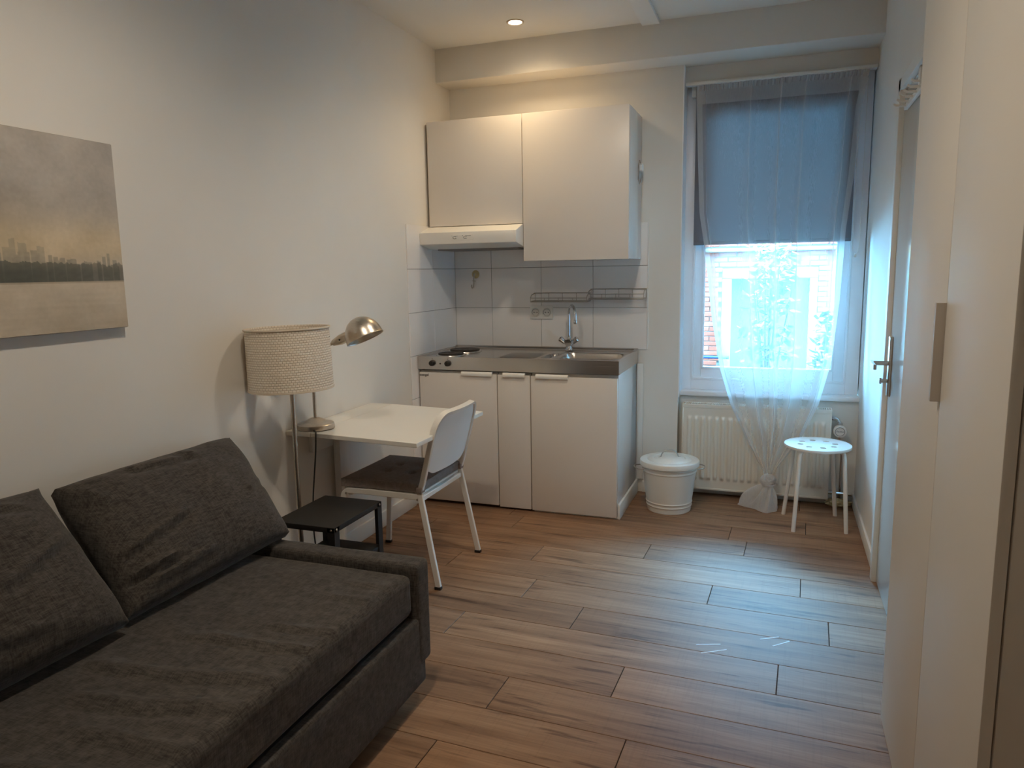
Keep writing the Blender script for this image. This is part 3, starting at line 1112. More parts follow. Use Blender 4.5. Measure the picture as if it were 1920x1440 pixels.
m.bm.faces.new(rings[0]); m.bm.faces.new(rings[-1][::-1])
m.build('back_frame', 'whitemetal', ch, 40)
m = MB()


def back_pt(off):
    def f(i, j):
        v = 0.012 + (1 - 0.024) * i / 24
        s = j / 14
        zlo = 0.492 + 0.030 * (1 - (2 * v - 1) ** 2) * 0 + 0.055 * abs(2 * v - 1) ** 3 * 0.35
        zlo = 0.495 + 0.03 * max(0, abs(2 * v - 1) - 0.7) / 0.3
        zhi = 0.762
        ed = min(v, 1 - v) * W_
        if ed < Rr:
            zhi = 0.762 - Rr + sqrt(max(0, Rr ** 2 - (Rr - ed) ** 2))
        z = zlo + (zhi - zlo) * s
        return Vector((back_x(z, v) + off, yn + v * W_, z))
    return f


A = m.grid(25, 15, back_pt(-0.004)); B = m.grid(25, 15, back_pt(0.004))
for j in range(14):
    m.bm.faces.new((A[j][0], A[j + 1][0], B[j + 1][0], B[j][0])); m.bm.faces.new((A[j][24], B[j][24], B[j + 1][24], A[j + 1][24]))
for i in range(24):
    m.bm.faces.new((A[0][i], B[0][i], B[0][i + 1], A[0][i + 1])); m.bm.faces.new((A[14][i], A[14][i + 1], B[14][i + 1], B[14][i]))
m.build('backrest', 'chairback', ch, 50)


# seat pad ----------------------------------------------------------
def pillow(m, corners, thick, nu=40, nv=30, edge=0.25, p=3.0, wr=None, seed=0):
    """closed cushion on a bilinear patch; corners TL, TR, BR, BL; edge = share of the thickness left at the seams"""
    TL, TR, BR, BL = [Vector(c) for c in corners]
    nrm = ((TR - TL) + (BR - BL)).cross((BL - TL) + (BR - TR)).normalized() * -1

    def pt(i, j, sgn):
        u, v = i / (nu - 1), j / (nv - 1)
        a, b = 2 * u - 1, 2 * v - 1
        prof = (1 - abs(a) ** p) * (1 - abs(b) ** p)
        h = thick / 2 * (edge + (1 - edge) * max(prof, 0) ** 0.5)
        # seams pull in between the corners
        pin_u = 1 - 0.03 * (1 - b * b) * abs(a) ** 4 * 0 - 0.02 * abs(a) ** 3 * (1 - abs(b) ** 2)
        a2 = a * pin_u
        b2 = b * (1 - 0.02 * abs(b) ** 3 * (1 - abs(a) ** 2))
        u, v = (a2 + 1) / 2, (b2 + 1) / 2
        P = (TL * (1 - u) + TR * u) * (1 - v) + (BL * (1 - u) + BR * u) * v
        w = wr(u, v, sgn) if wr else 0
        return P + nrm * (sgn * h + w)
    A = m.grid(nu, nv, lambda i, j: pt(i, j, 1))
    B = m.grid(nu, nv, lambda i, j: pt(i, j, -1))
    for i in range(nu - 1):
        m.bm.faces.new((A[0][i], B[0][i], B[0][i + 1], A[0][i + 1])); m.bm.faces.new((A[-1][i], A[-1][i + 1], B[-1][i + 1], B[-1][i]))
    for j in range(nv - 1):
        m.bm.faces.new((A[j][0], A[j + 1][0], B[j + 1][0], B[j][0])); m.bm.faces.new((A[j][-1], B[j][-1], B[j + 1][-1], A[j + 1][-1]))
    return m


sp_ = thing('seat_pad', (0.37, -1.455, 0.42), 'grey-brown tufted seat pad tied onto the white chair', 'seat pad')
tufts = [(0.40, 0.36), (0.40, 0.68), (0.66, 0.36), (0.66, 0.68)]


def pad_wr(u, v, s):
    w = 0
    for a, b in tufts:
        du, dv = (u - a) * 0.38, (v - b) * 0.40
        d = sqrt(du * du + dv * dv)
        w -= 0.014 * exp(-(d / 0.016) ** 2) + 0.006 * exp(-(d / 0.045) ** 2) + 0.006 * exp(-(dv / 0.006) ** 2 - (du / 0.03) ** 2)
    return w if s > 0 else 0


m = MB()
pillow(m, [(0.172, yn - 0.012, 0.441), (0.172, yf + 0.012, 0.441), (0.562, yf + 0.005, 0.441), (0.562, yn - 0.005, 0.441)][::1], 0.048, 60, 60, 0.72, 8.0, pad_wr)
m.build('pad', 'seatpad', sp_, 50)
for ya, yb_ in ((yn - 0.016, yn + 0.020), (yf - 0.020, yf + 0.016)):
    m = MB(); m.box(0.545, 0.574, ya, yb_, 0.423, 0.447, 0.004)
    m.build('tie', 'seatpad', sp_)

# ------------------------------------------------------------------ desk lamp
dl = thing('desk_lamp', (0.097, -1.735, 0.695), 'brushed nickel desk lamp with domed head standing on the white desk', 'lamp')
yl = -1.735
m = MB(); m.lathe([(0.080, 0.0), (0.081, 0.003), (0.0795, 0.020), (0.076, 0.023), (0.060, 0.026), (0.045, 0.032), (0.030, 0.041), (0.018, 0.046), (0.008, 0.047)], (0.097, yl, 0.697), n=48)
m.build('base', 'nickel', dl)
m = MB(); m.lathe([(0.078, 0), (0.078, 0.003)], (0.097, yl, 0.695), n=40)
m.build('base_felt', 'black', dl)
st = [(0.097, yl, 0.742), (0.097, yl, 0.95), (0.099, yl, 0.99), (0.110, yl, 1.022), (0.135, yl, 1.045), (0.170, yl, 1.057), (0.21, yl, 1.072)]
m = MB(); m.tube(st, 0.0075, 12)
m.build('stem', 'nickel', dl, 60)
m = MB()
ax = Vector((0.085, 0, 0.034)).normalized()
m.lathe([(0.009, 0), (0.013, 0.004), (0.022, 0.045), (0.023, 0.085), (0.021, 0.095)], (0.205, yl, 1.070), ax, 28)
m.build('lamp_socket', 'nickel', dl)
m = MB(); m.lathe([(0.004, 0), (0.004, 0.003)], (0.255, yl - 0.0215, 1.088), (0, -1, 0), 12)
m.build('screw', 'black', dl)
A_, B_ = Vector((0.2915, yl, 1.063)), Vector((0.4365, yl, 1.131))
rim_c = (A_ + B_) / 2
rv = (B_ - A_).normalized(); nv_ = Vector((-rv.z, 0, rv.x))
Rd = (B_ - A_).length / 2
prof = [(Rd + 0.002, -0.004), (Rd, 0.0), (Rd * 0.985, 0.012), (Rd * 0.93, 0.034), (Rd * 0.80, 0.055), (Rd * 0.60, 0.074), (Rd * 0.38, 0.085), (Rd * 0.15, 0.090), (0.003, 0.091)]
m = MB(); m.lathe(prof, rim_c, nv_, 48, cap0=False)
inner = [(Rd - 0.002, 0.0), (Rd * 0.955, 0.012), (Rd * 0.90, 0.034), (Rd * 0.77, 0.053), (Rd * 0.57, 0.071), (0.003, 0.087)]
m.lathe(inner, rim_c, nv_, 48, cap0=False)
m.build('lamp_head', 'nickel', dl, 50, fix=False)
m = MB()
cp_ = [(0.135, yl - 0.07, 0.700), (0.153, yl - 0.083, 0.699), (0.160, yl - 0.094, 0.685), (0.158, yl - 0.098, 0.62), (0.150, yl - 0.105, 0.52), (0.142, yl - 0.112, 0.42), (0.140, yl - 0.12, 0.30), (0.17, yl - 0.15, 0.16), (0.20, yl - 0.20, 0.05), (0.16, yl - 0.25, 0.006), (0.05, yl - 0.30, 0.006)]
cpp = []
for i in range(len(cp_) - 1):
    a, b = Vector(cp_[i]), Vector(cp_[i + 1])
    p0 = Vector(cp_[max(i - 1, 0)]); p3 = Vector(cp_[min(i + 2, len(cp_) - 1)])
    for k in range(6):
        t = k / 6
        cpp.append(0.5 * ((2 * a) + (-p0 + b) * t + (2 * p0 - 5 * a + 4 * b - p3) * t * t + (-p0 + 3 * a - 3 * b + p3) * t ** 3))
cpp.append(Vector(cp_[-1]))
m.tube(cpp, 0.0032, 8)
m.build('power_cord', 'cord', dl, 60)

# ------------------------------------------------------------------ floor lamp
LX, LY = 0.178, -1.995
fp = thing('floor_lamp', (LX, LY, 0), 'floor lamp with woven cream drum shade and slim nickel pole', 'lamp')
m = MB(); m.lathe([(0.115, 0), (0.116, 0.004), (0.113, 0.012), (0.09, 0.018), (0.02, 0.026), (0.012, 0.032)], (LX, LY, 0), n=40)
m.build('base', 'nickel', fp)
m = MB(); m.tube([(LX, LY, 0.02), (LX, LY, 0.5), (LX, LY, 0.98)], 0.0095, 14)
m.build('pole', 'nickel', fp, 60)
m = MB(); m.lathe([(0.014, 0), (0.016, 0.01), (0.016, 0.05), (0.013, 0.06)], (LX, LY, 0.965), n=20)
m.lathe([(0.02, 0.06), (0.03, 0.09), (0.03, 0.12), (0.015, 0.14), (0.003, 0.145)], (LX, LY, 0.965), n=20)
m.build('bulb', 'plastic', fp)
SR, SZ0, SZ1 = 0.160, 0.915, 1.158
tilt = Matrix.Rotation(radians(-1.2), 3, 'Y')
me = bpy.data.meshes.new('lamp_shade')
n = 72
vv, ff, uvs = [], [], []
prof = [(SR + 0.004, SZ0), (SR + 0.002, (SZ0 + SZ1) / 2), (SR, SZ1), (SR - 0.003, SZ1), (SR - 0.001, (SZ0 + SZ1) / 2), (SR + 0.001, SZ0)]
for i in range(n + 1):
    a = 2 * pi * i / n
    for r, z in prof:
        p = tilt @ Vector((r * cos(a), r * sin(a), z - SZ0))
        vv.append((LX + p.x, LY + p.y, SZ0 + p.z)); uvs.append((a * SR, z))
L_ = len(prof)
for i in range(n):
    for k in range(L_):
        l = (k + 1) % L_
        ff.append((i * L_ + k, (i + 1) * L_ + k, (i + 1) * L_ + l, i * L_ + l))
me.from_pydata(vv, [], ff)
ul = me.uv_layers.new(name='uv')
for lp in me.loops:
    ul.data[lp.index].uv = uvs[lp.vertex_index]
lsh = link_mesh('lamp_shade', me, 'shade', fp, 40)
mtape = plain('cream_tape', (0.72, 0.62, 0.50), 0.8)
for z in (SZ0 + 0.002, SZ1 - 0.003):
    m = MB()
    ring_ = [(lambda p: (LX + p.x, LY + p.y, SZ0 + p.z))(tilt @ Vector(((SR + 0.0035) * cos(2 * pi * i / 64), (SR + 0.0035) * sin(2 * pi * i / 64), z - SZ0))) for i in range(65)]
    m.tube(ring_, 0, flat=(0.002, 0.003), updir=(0, 0, 1))
    m.build('shade_trim', mtape, lsh)
m = MB()
for k in range(3):
    a = 2 * pi * k / 3 + 0.4
    m.tube([(LX, LY, 1.02), (LX + SR * cos(a), LY + SR * sin(a), 1.12)], 0.0018, 6)
m.build('shade_ring', 'wire', lsh)

# ------------------------------------------------------------------ side table
sx0, sx1, sy0, sy1 = 0.212, 0.482, -2.205, -1.862
stb = thing('side_table', (0.35, -2.03, 0), 'small black metal side table between the sofa arm and the desk', 'table')
ZS = 0.44
m = MB(); m.box(sx0, sx1, sy0, sy1, ZS - 0.022, ZS, 0.003)
m.build('tabletop', 'blackmetal', stb)
m = MB(); m.box(sx0 + 0.004, sx1 - 0.004, sy0 + 0.004, sy1 - 0.004, 0.235, 0.255, 0.003)
m.build('shelf', 'blackmetal', stb)
for x, s in ((sx0, 1), (sx1, -1)):
    for y, t in ((sy0, 1), (sy1, -1)):
        m = MB()
        m.prism([(x, y, 0), (x + s * 0.032, y, 0), (x + s * 0.032, y + t * 0.003, 0), (x + s * 0.003, y + t * 0.003, 0), (x + s * 0.003, y + t * 0.032, 0), (x, y + t * 0.032, 0)], (0, 0, ZS - 0.002))
        m.build('leg', 'blackmetal', stb, 0)
        m = MB()
        m.lathe([(0.005, 0), (0.004, 0.002)], (x + s * 0.015, y, ZS - 0.011), (0, -t, 0), 10)
        m.lathe([(0.005, 0), (0.004, 0.002)], (x, y + t * 0.015, ZS - 0.011), (-s, 0, 0), 10)
        m.build('screw', 'wire', stb)

# ------------------------------------------------------------------ sofa
YA0, YA1 = -2.395, -2.482
sofa = thing('sofa', (0.5, -3.4, 0), 'long charcoal fabric sofa bed with low arm along the left wall', 'sofa')


def soft_box(m, x0, x1, y0, y1, z0, z1, r, nx=40, ny=60, nz=8, fn=None):
    """rounded box with a dense skin; fn(p) displaces"""
    b = bmesh.new()
    bmesh.ops.create_cube(b, size=1)
    for v in b.verts:
        v.co = Vector((v.co.x * (x1 - x0), v.co.y * (y1 - y0), v.co.z * (z1 - z0)))
    bmesh.ops.bevel(b, geom=b.edges[:], offset=r, segments=4, profile=0.5, affect='EDGES')
    for (axis, lo, hi, k) in ((0, -(x1 - x0) / 2, (x1 - x0) / 2, nx), (1, -(y1 - y0) / 2, (y1 - y0) / 2, ny), (2, -(z1 - z0) / 2, (z1 - z0) / 2, nz)):
        for i in range(1, k):
            co_ = Vector((0, 0, 0)); no = Vector((0, 0, 0)); co_[axis] = lo + (hi - lo) * i / k; no[axis] = 1
            bmesh.ops.bisect_plane(b, geom=b.verts[:] + b.edges[:] + b.faces[:], plane_co=co_, plane_no=no)
    c = Vector(((x0 + x1) / 2, (y0 + y1) / 2, (z0 + z1) / 2))
    for v in b.verts:
        v.co += c
        if fn:
            v.co += fn(v.co)
    tmp = bpy.data.meshes.new('t'); b.to_mesh(tmp); b.free()
    m.bm.from_mesh(tmp); bpy.data.meshes.remove(tmp)
    return m


from mathutils import noise as mnoise


def matt_fn(p):
    # wrinkles running across the mattress and a soft crown
    d = Vector((0, 0, 0))
    top = sstep(0.40, 0.45, p.z)
    if top > 0:
        w = 0.0
        for (yc, slant, wd, amp, xa, xb) in ((-3.02, 0.12, 0.012, 0.007, 0.55, 0.95), (-3.18, 0.16, 0.016, 0.006, 0.4, 0.95), (-2.93, 0.10, 0.010, 0.005, 0.70, 0.96),
                                              (-3.30, 0.20, 0.018, 0.006, 0.5, 0.95), (-3.55, 0.22, 0.02, 0.007, 0.35, 0.9), (-2.72, 0.05, 0.012, 0.003, 0.72, 0.96),
                                              (-3.42, 0.1, 0.016, 0.005, 0.6, 0.95), (-2.62, 0.04, 0.010, 0.003, 0.76, 0.96), (-3.8, 0.2, 0.03, 0.007, 0.3, 0.9)):
            yy = p.y - (yc + slant * (p.x - 0.7) + 0.02 * mnoise.noise(Vector((p.x * 5, yc * 7, 0))))
            f = sstep(xa, xa + 0.12, p.x) * (1 - sstep(xb - 0.06, xb + 0.05, p.x) * 0.6)
            amp *= 1.6
            w += amp * f * exp(-(yy / wd) ** 2) - amp * 0.6 * f * exp(-((yy + wd * 1.8) / wd) ** 2)
        w += 0.003 * mnoise.noise(Vector((p.x * 4, p.y * 4, 1)))
        d.z += w * top
        d.z += -0.012 * sstep(-2.62, -2.50, p.y) * top * 0.6
    if p.x > 0.90:
        d.x += 0.004 * mnoise.noise(Vector((p.y * 6, p.z * 10, 3)))
    return d


m = MB(); soft_box(m, 0.06, 0.950, -4.30, YA1 - 0.006, 0.305, 0.448, 0.026, 34, 110, 5, matt_fn)
m.build('seat_mattress', 'sofa', sofa, 60)
m = MB(); soft_box(m, 0.03, 0.962, YA1, YA0, 0.125, 0.462, 0.018, 24, 3, 10, lambda p: Vector((0, 0, 0.002 * mnoise.noise(p * 6))))
m.build('armrest', 'sofa', sofa, 60)
m = MB(); soft_box(m, 0.03, 0.962, -4.40, -4.31, 0.125, 0.462, 0.018, 24, 3, 10)
m.build('armrest', 'sofa', sofa, 60)
m = MB(); soft_box(m, 0.915, 0.958, -4.30, -2.435, 0.062, 0.288, 0.010, 3, 40, 6, lambda p: Vector((0.002 * mnoise.noise(p * 5), 0, 0)))
m.build('drawer_front', 'sofa', sofa, 60)
m = MB(); m.box(0.02, 0.90, -4.30, -2.44, 0.07, 0.303, 0.01)
m.build('base_frame', 'dark', sofa)
m = MB(); m.box(0.90, 0.93, -4.28, -2.50, 0.284, 0.290, 0.001)
for y in (-3.02, -2.86):
    m.lathe([(0.004, 0), (0.003, 0.002)], (0.93, y, 0.290), (0, 0, 1), 10)
m.build('drawer_rail', 'blackmetal', sofa)
for x, y in ((0.1, -2.5), (0.86, -2.5), (0.1, -4.25), (0.86, -4.25)):
    m = MB(); m.cyl((x, y, 0), (x, y, 0.075), 0.022, 0.026, 16)
    m.build('foot', 'black', sofa)


def cushion_wr(seed, lines):
    def f(u, v, s):
        w = 0.012 * mnoise.noise(Vector((u * 3 + seed, v * 3, s))) + 0.004 * mnoise.noise(Vector((u * 9 + seed, v * 7, s)))
        if s > 0:
            for (u0, v0, du, dv, wd, amp) in lines:
                L = sqrt(du * du + dv * dv)
                a = ((u - u0) * du + (v - v0) * dv) / L
                b = (-(u - u0) * dv + (v - v0) * du) / L + 0.015 * sin(a * 9 + seed)
                f_ = sstep(0, 0.05, a) * (1 - sstep(L - 0.12, L, a))
                w += 1.25 * amp * f_ * (exp(-(b / wd) ** 2) - 0.9 * exp(-((b - wd * 1.6) / wd) ** 2))
        return w
    return f


cu = thing('back_cushion', (0.3, -2.7, 0.45), 'charcoal back cushion nearer the desk, leaning over the sofa arm', 'cushion', 'back cushions on the sofa')
m = MB()
pillow(m, [(0.100, -2.985, 0.772), (0.080, -2.262, 0.758), (0.425, -2.400, 0.480), (0.405, -3.050, 0.472)], 0.215, 84, 64, 0.13, 2.7,
       cushion_wr(3, [(0.03, 0.66, 0.40, -0.10, 0.030, 0.011), (0.02, 0.80, 0.30, 0.02, 0.024, 0.013), (0.10, 0.90, 0.42, -0.02, 0.026, 0.009), (0.04, 0.10, 0.10, 0.22, 0.03, 0.008), (0.78, 0.62, 0.2, -0.16, 0.03, 0.007), (0.25, 0.08, 0.42, 0.07, 0.03, 0.007), (0.55, 0.04, 0.12, 0.16, 0.03, 0.007)]))
m.build('cover', 'sofa', cu, 60)
cu2 = thing('back_cushion', (0.3, -3.4, 0.45), 'charcoal back cushion at the left edge of the photo, on the sofa below the picture', 'cushion', 'back cushions on the sofa')
m = MB()
pillow(m, [(0.105, -3.77, 0.795), (0.105, -3.035, 0.790), (0.430, -3.075, 0.476), (0.410, -3.76, 0.476)], 0.215, 84, 64, 0.13, 2.7,
       cushion_wr(8, [(0.60, 0.62, 0.36, -0.26, 0.03, 0.009), (0.35, 0.82, 0.4, 0.03, 0.03, 0.007), (0.72, 0.10, 0.2, 0.06, 0.03, 0.006)]))
m.build('cover', 'sofa', cu2, 60)

# ------------------------------------------------------------------ picture
pc = thing('picture', (0.015, -3.02, 1.2), 'canvas print of a hazy city skyline over water above the sofa', 'picture')
PY0, PY1, PZ0, PZ1 = -3.43, -2.610, 1.205, 1.769
m = MB(); m.box(0.001, 0.0275, PY0, PY1, PZ0, PZ1, 0.003)
m.build('stretcher', plain('canvas_edge', (0.30, 0.27, 0.22), 0.9), pc)
nu, nv = 330, 230
rnd = random.Random(5)
tow = []
for (a, wd, h) in ((0.035, 0.018, .050), (0.062, 0.014, .085), (0.082, 0.016, .07), (0.105, 0.02, .045), (0.16, .016, .04), (0.21, .02, .055), (0.255, .022, .06), (0.30, .016, .075), (0.335, .028, .115), (0.36, .022, .095),
                   (0.40, .03, .13), (0.435, .02, .15), (0.455, .03, .11), (0.49, .016, .105), (0.515, .034, .17), (0.55, .02, .14), (0.575, .03, .155), (0.605, .016, .15), (0.625, .03, .12), (0.665, .03, .20), (0.70, .03, .165), (0.74, .03, .15), (0.80, .04, .2), (0.86, .04, .16), (0.93, .05, .13)):
    tow.append((a, wd, h, rnd.uniform(-0.25, 0.25)))
for i in range(60):
    a = rnd.uniform(0.02, 0.98)
    tow.append((a, rnd.uniform(0.008, 0.022), (0.025 + 0.075 * sstep(0.0, 0.5, a)) * rnd.uniform(0.4, 1.0), rnd.uniform(-0.5, 0.5)))


def paint(u, v):
    """u from the right edge, v from the bottom, both 0..1; returns sRGB 0..255"""
    q = lambda s, o: mnoise.fractal(Vector((u * s + o, v * s * 0.75, o)), 1.0, 2.0, 4)
    water = 0.262
    cl = q(3.0, 2.0) * 12 + q(9.0, 5.0) * 8 + q(60, 9) * 4
    if v < water:
        t = v / water
        base = [150, 139, 121]
        st = mnoise.noise(Vector((u * 5, v * 60, 4)))
        c = [b + cl * 0.8 + 4 * st + 7 * t for b in base]
        if water - v < 0.012:
            c = [x - 20 for x in c]
        return c
    hz = exp(-((v - 0.45) / 0.14) ** 2)
    t = (v - 0.45) / 0.55
    top = [143, 137, 128]; warm = [163, 148, 122]
    c = [top[i] * (1 - hz) + warm[i] * hz + cl for i in range(3)]
    base_h = water + 0.085 + 0.035 * u + 0.018 * mnoise.noise(Vector((u * 22, 1, 0))) + 0.008 * mnoise.noise(Vector((u * 90, 1, 7)))
    fog = sstep(0.0, 0.20, v - water)
    kk = 0.0
    for (a, wd, h, sl) in tow:
        du = u - a
        if abs(du) < wd / 2 and v < water + 0.06 + h * 1.0 + sl * du:
            kk = max(kk, (0.50 if h > 0.1 else 0.62) * (1 - 0.45 * fog))
        if h > 0.16 and abs(du) < 0.0016 and v < water + 0.06 + h * 1.0 + 0.05:
            kk = max(kk, 0.25)
    if kk:
        kk *= 0.9 + 0.25 * mnoise.noise(Vector((u * 50, v * 60, 3)))
        c = [c[i] * (1 - kk) + [88, 88, 80][i] * kk for i in range(3)]
    if v < base_h:
        k = 0.86 - 0.25 * (1 - sstep(0, 0.5, u)) - 0.2 * sstep(0.4, 1, (v - water) / 0.1)
        dk_ = [62, 64, 58]
        c = [c[i] * (1 - k) + (dk_[i] + 5 * mnoise.noise(Vector((u * 40, v * 50, 2)))) * k for i in range(3)]
    return c


vv, cc = [], []
for j in range(nv):
    for i in range(nu):
        u, v = i / (nu - 1), j / (nv - 1)
        vv.append((0.0282, PY1 - 0.0015 - u * (PY1 - PY0 - 0.003), PZ0 + 0.0015 + v * (PZ1 - PZ0 - 0.003)))
        c = paint(u, v)
        l = lin(*[max(0, min(255, x * 1.04)) for x in c])
        cc.extend(l)
ff = [(j * nu + i, j * nu + i + 1, (j + 1) * nu + i + 1, (j + 1) * nu + i) for j in range(nv - 1) for i in range(nu - 1)]
me = bpy.data.meshes.new('canvas')
me.from_pydata(vv, [], ff)
ca = me.color_attributes.new('paint', 'FLOAT_COLOR', 'POINT')
ca.data.foreach_set('color', cc)
mm, nt_, bb = new_mat('printed_canvas')
at = nt_.nodes.new('ShaderNodeVertexColor'); at.layer_name = 'paint'
br_ = nt_.nodes.new('ShaderNodeMix'); br_.data_type = 'RGBA'; br_.blend_type = 'MULTIPLY'; br_.inputs[0].default_value = 1.0
br_.inputs[7].default_value = (1.55, 1.55, 1.6, 1)
nt_.links.new(at.outputs[0], br_.inputs[6])
nt_.links.new(br_.outputs[2], bb.inputs['Base Color'])
bb.inputs['Roughness'].default_value = 0.85
nn = noise(nt_, 1200, 1)
bump(nt_, bb, nn.outputs[0], 0.2, 0.0005)
link_mesh('canvas', me, mm, pc, 0)

# ------------------------------------------------------------------ bin
BX, BY = 1.432, -0.285
bn = thing('bin', (BX, BY, 0), 'white metal lidded bin on the floor by the radiator', 'bin')
m = MB()
pf = [(0.118, 0.0), (0.121, 0.003), (0.121, 0.006), (0.1225, 0.03)]


def rb(z):
    return 0.121 + (0.154 - 0.121) * z / 0.275


prof = [(0.118, 0.0), (0.121, 0.002)]
z = 0.006
while z < 0.272:
    bump_ = sum(0.0035 * exp(-((z - zc) / 0.0035) ** 2) for zc in (0.035, 0.055, 0.232, 0.250))
    prof.append((rb(z) + bump_, z)); z += 0.0025
prof += [(0.157, 0.274), (0.157, 0.278), (0.150, 0.278), (0.148, 0.270), (0.117, 0.006)]
m.lathe(prof, (BX, BY, 0), n=56)
m.build('body', 'binpaint', bn, 40)
m = MB()
m.lathe([(0.163, 0.262), (0.166, 0.264), (0.1665, 0.286), (0.163, 0.291), (0.150, 0.293), (0.128, 0.295), (0.124, 0.2925), (0.120, 0.2955), (0.09, 0.300), (0.086, 0.2975), (0.082, 0.3005), (0.05, 0.305), (0.02, 0.3065), (0.002, 0.3068)], (BX, BY, 0), n=56, cap0=False)
lid = m.build('lid', 'binpaint', bn, 40)
da = Vector((cos(0.35), sin(0.35), 0))
c0 = Vector((BX, BY, 0.302))
m = MB()
hp = [c0 - da * 0.062, c0 - da * 0.05 + Vector((0, 0, 0.003)), c0 - da * 0.043 + Vector((0, 0, 0.022))] + [c0 - da * 0.04 * cos(t) + Vector((0, 0, 0.024 + 0.018 * sin(t))) for t in [pi * i / 8 for i in range(1, 8)]] + [c0 + da * 0.043 + Vector((0, 0, 0.022)), c0 + da * 0.05 + Vector((0, 0, 0.003)), c0 + da * 0.062]
m.tube(hp, 0.0035, 8)
m.build('lid_handle', 'wire', lid, 60)
for s in (-1, 1):
    ang_ = radians(196) if s < 0 else radians(16)
    d0 = Vector((cos(ang_), sin(ang_), 0)); e0 = Vector((-sin(ang_), cos(ang_), 0))
    o0 = Vector((BX, BY, 0.246))
    m = MB()
    m.tube([o0 + d0 * 0.148 + e0 * 0.055, o0 + d0 * 0.165 + e0 * 0.052] + [o0 + d0 * (0.168 + 0.030 * sin(t)) + e0 * 0.05 * cos(t) + Vector((0, 0, 0.004 * sin(t))) for t in [pi * i / 10 for i in range(0, 11)]] + [o0 + d0 * 0.165 - e0 * 0.052, o0 + d0 * 0.148 - e0 * 0.055], 0.0035, 8)
    m.build('side_handle', 'wire', bn, 60)

# ------------------------------------------------------------------ stool
TX, TY, TZ_ = 2.203, -0.335, 0.440
sl = thing('stool', (TX, TY, 0), 'white round-topped metal stool with eight holes, under the radiator valve', 'stool')
R1, R2 = 0.162, 0.0155
m = MB()
nA = 96
seat_v = []
holes = [(0.088 * cos(2 * pi * k / 8 + 0.25), 0.088 * sin(2 * pi * k / 8 + 0.25)) for k in range(8)]
# seat disc with real holes: triangulated fill between the outer loop and the hole loops
bmS = bmesh.new()
edges = []


def loop(cx, cy, r, n_):
    vs_ = [bmS.verts.new((cx + r * cos(2 * pi * i / n_), cy + r * sin(2 * pi * i / n_), 0)) for i in range(n_)]
    return [bmS.edges.new((vs_[i], vs_[(i + 1) % n_])) for i in range(n_)]


edges += loop(0, 0, R1, 64)
for hx, hy in holes:
    edges += loop(hx, hy, R2, 16)
bmesh.ops.triangle_fill(bmS, edges=edges, use_beauty=True, use_dissolve=False)
ret = bmesh.ops.extrude_face_region(bmS, geom=bmS.faces[:])
for v in ret['geom']:
    if isinstance(v, bmesh.types.BMVert):
        v.co.z -= 0.010
for v in bmS.verts:
    v.co += Vector((TX, TY, TZ_))
tmp = bpy.data.meshes.new('t'); bmS.to_mesh(tmp); bmS.free()
m.bm.from_mesh(tmp); bpy.data.meshes.remove(tmp)
m.build('seat', 'whitemetal', sl, 30)
m = MB(); m.tube([(TX + R1 * cos(2 * pi * i / 64), TY + R1 * sin(2 * pi * i / 64), TZ_ - 0.006) for i in range(65)], 0, flat=(0.003, 0.007), updir=(0, 0, 1))
m.build('rim', 'whitemetal', sl, 60)
feet = ((2.097, -0.480), (2.352, -0.430), (2.317, -0.150), (2.050, -0.200))
for fx, fy in feet:
    d = Vector((fx - TX, fy - TY, 0))
    dn = d.normalized()
    top = Vector((TX, TY, 0)) + dn * 0.146
    p = [Vector((fx, fy, 0.0)), Vector((fx, fy, 0)) * 0.1 + top * 0.9 + Vector((0, 0, 0.385))]
    p += [top - dn * 0.028 * (1 - cos(t)) + Vector((0, 0, 0.40 + 0.025 * sin(t))) for t in [pi / 2 * i / 5 for i in range(1, 6)]]
    p += [Vector((TX, TY, 0.425)) + dn * 0.03]
    m = MB(); m.tube(p, 0.0105, 12)
    m.build('leg', 'whitemetal', sl, 60)

# ------------------------------------------------------------------ radiator
RX0, RX1, RZ0, RZ1 = 1.470, 2.283, 0.052, 0.552
RY0, RY1 = -0.012, 0.062
rd = thing('radiator', ((RX0 + RX1) / 2, 0.03, 0.05), 'white panel radiator with vertical ribs below the window', 'radiator')
NXr, NZr = 261, 70


def rad_h(x, z):
    t = (x - RX0 - 0.02) / (RX1 - RX0 - 0.04)
    if t < 0 or t > 1:
        return 0
    c = (t * 20) % 1.0
    col = sstep(0.12, 0.36, c) * (1 - sstep(0.64, 0.88, c))
    vz = sstep(RZ0 + 0.055, RZ0 + 0.075, z) * (1 - sstep(RZ1 - 0.075, RZ1 - 0.055, z))
    return 0.012 * col * vz


m = MB()
m.grid(NXr, NZr, lambda i, j: Vector((RX0 + (RX1 - RX0) * i / (NXr - 1), RY0 - rad_h(RX0 + (RX1 - RX0) * i / (NXr - 1), RZ0 + (RZ1 - RZ0) * j / (NZr - 1)), RZ0 + (RZ1 - RZ0) * j / (NZr - 1))))
m.build('front_panel', 'radiator', rd, 60)
m = MB(); m.box(RX0 + 0.01, RX1 - 0.01, RY1 - 0.012, RY1, RZ0, RZ1 - 0.01)
m.build('rear_panel', 'radiator', rd)
for x in (RX0, RX1):
    m = MB(); m.box(x - 0.004, x + 0.004, RY0 - 0.002, RY1 + 0.002, RZ0 - 0.004, RZ1 + 0.014, 0.002)
    m.build('side_cover', 'radiator', rd)
m = MB()
m.box(RX0, RX1, RY0 - 0.003, RY0 + 0.006, RZ1 - 0.008, RZ1 + 0.014, 0.002)
m.box(RX0, RX1, RY1 - 0.012, RY1, RZ1 - 0.008, RZ1 + 0.014, 0.002)
k = 70
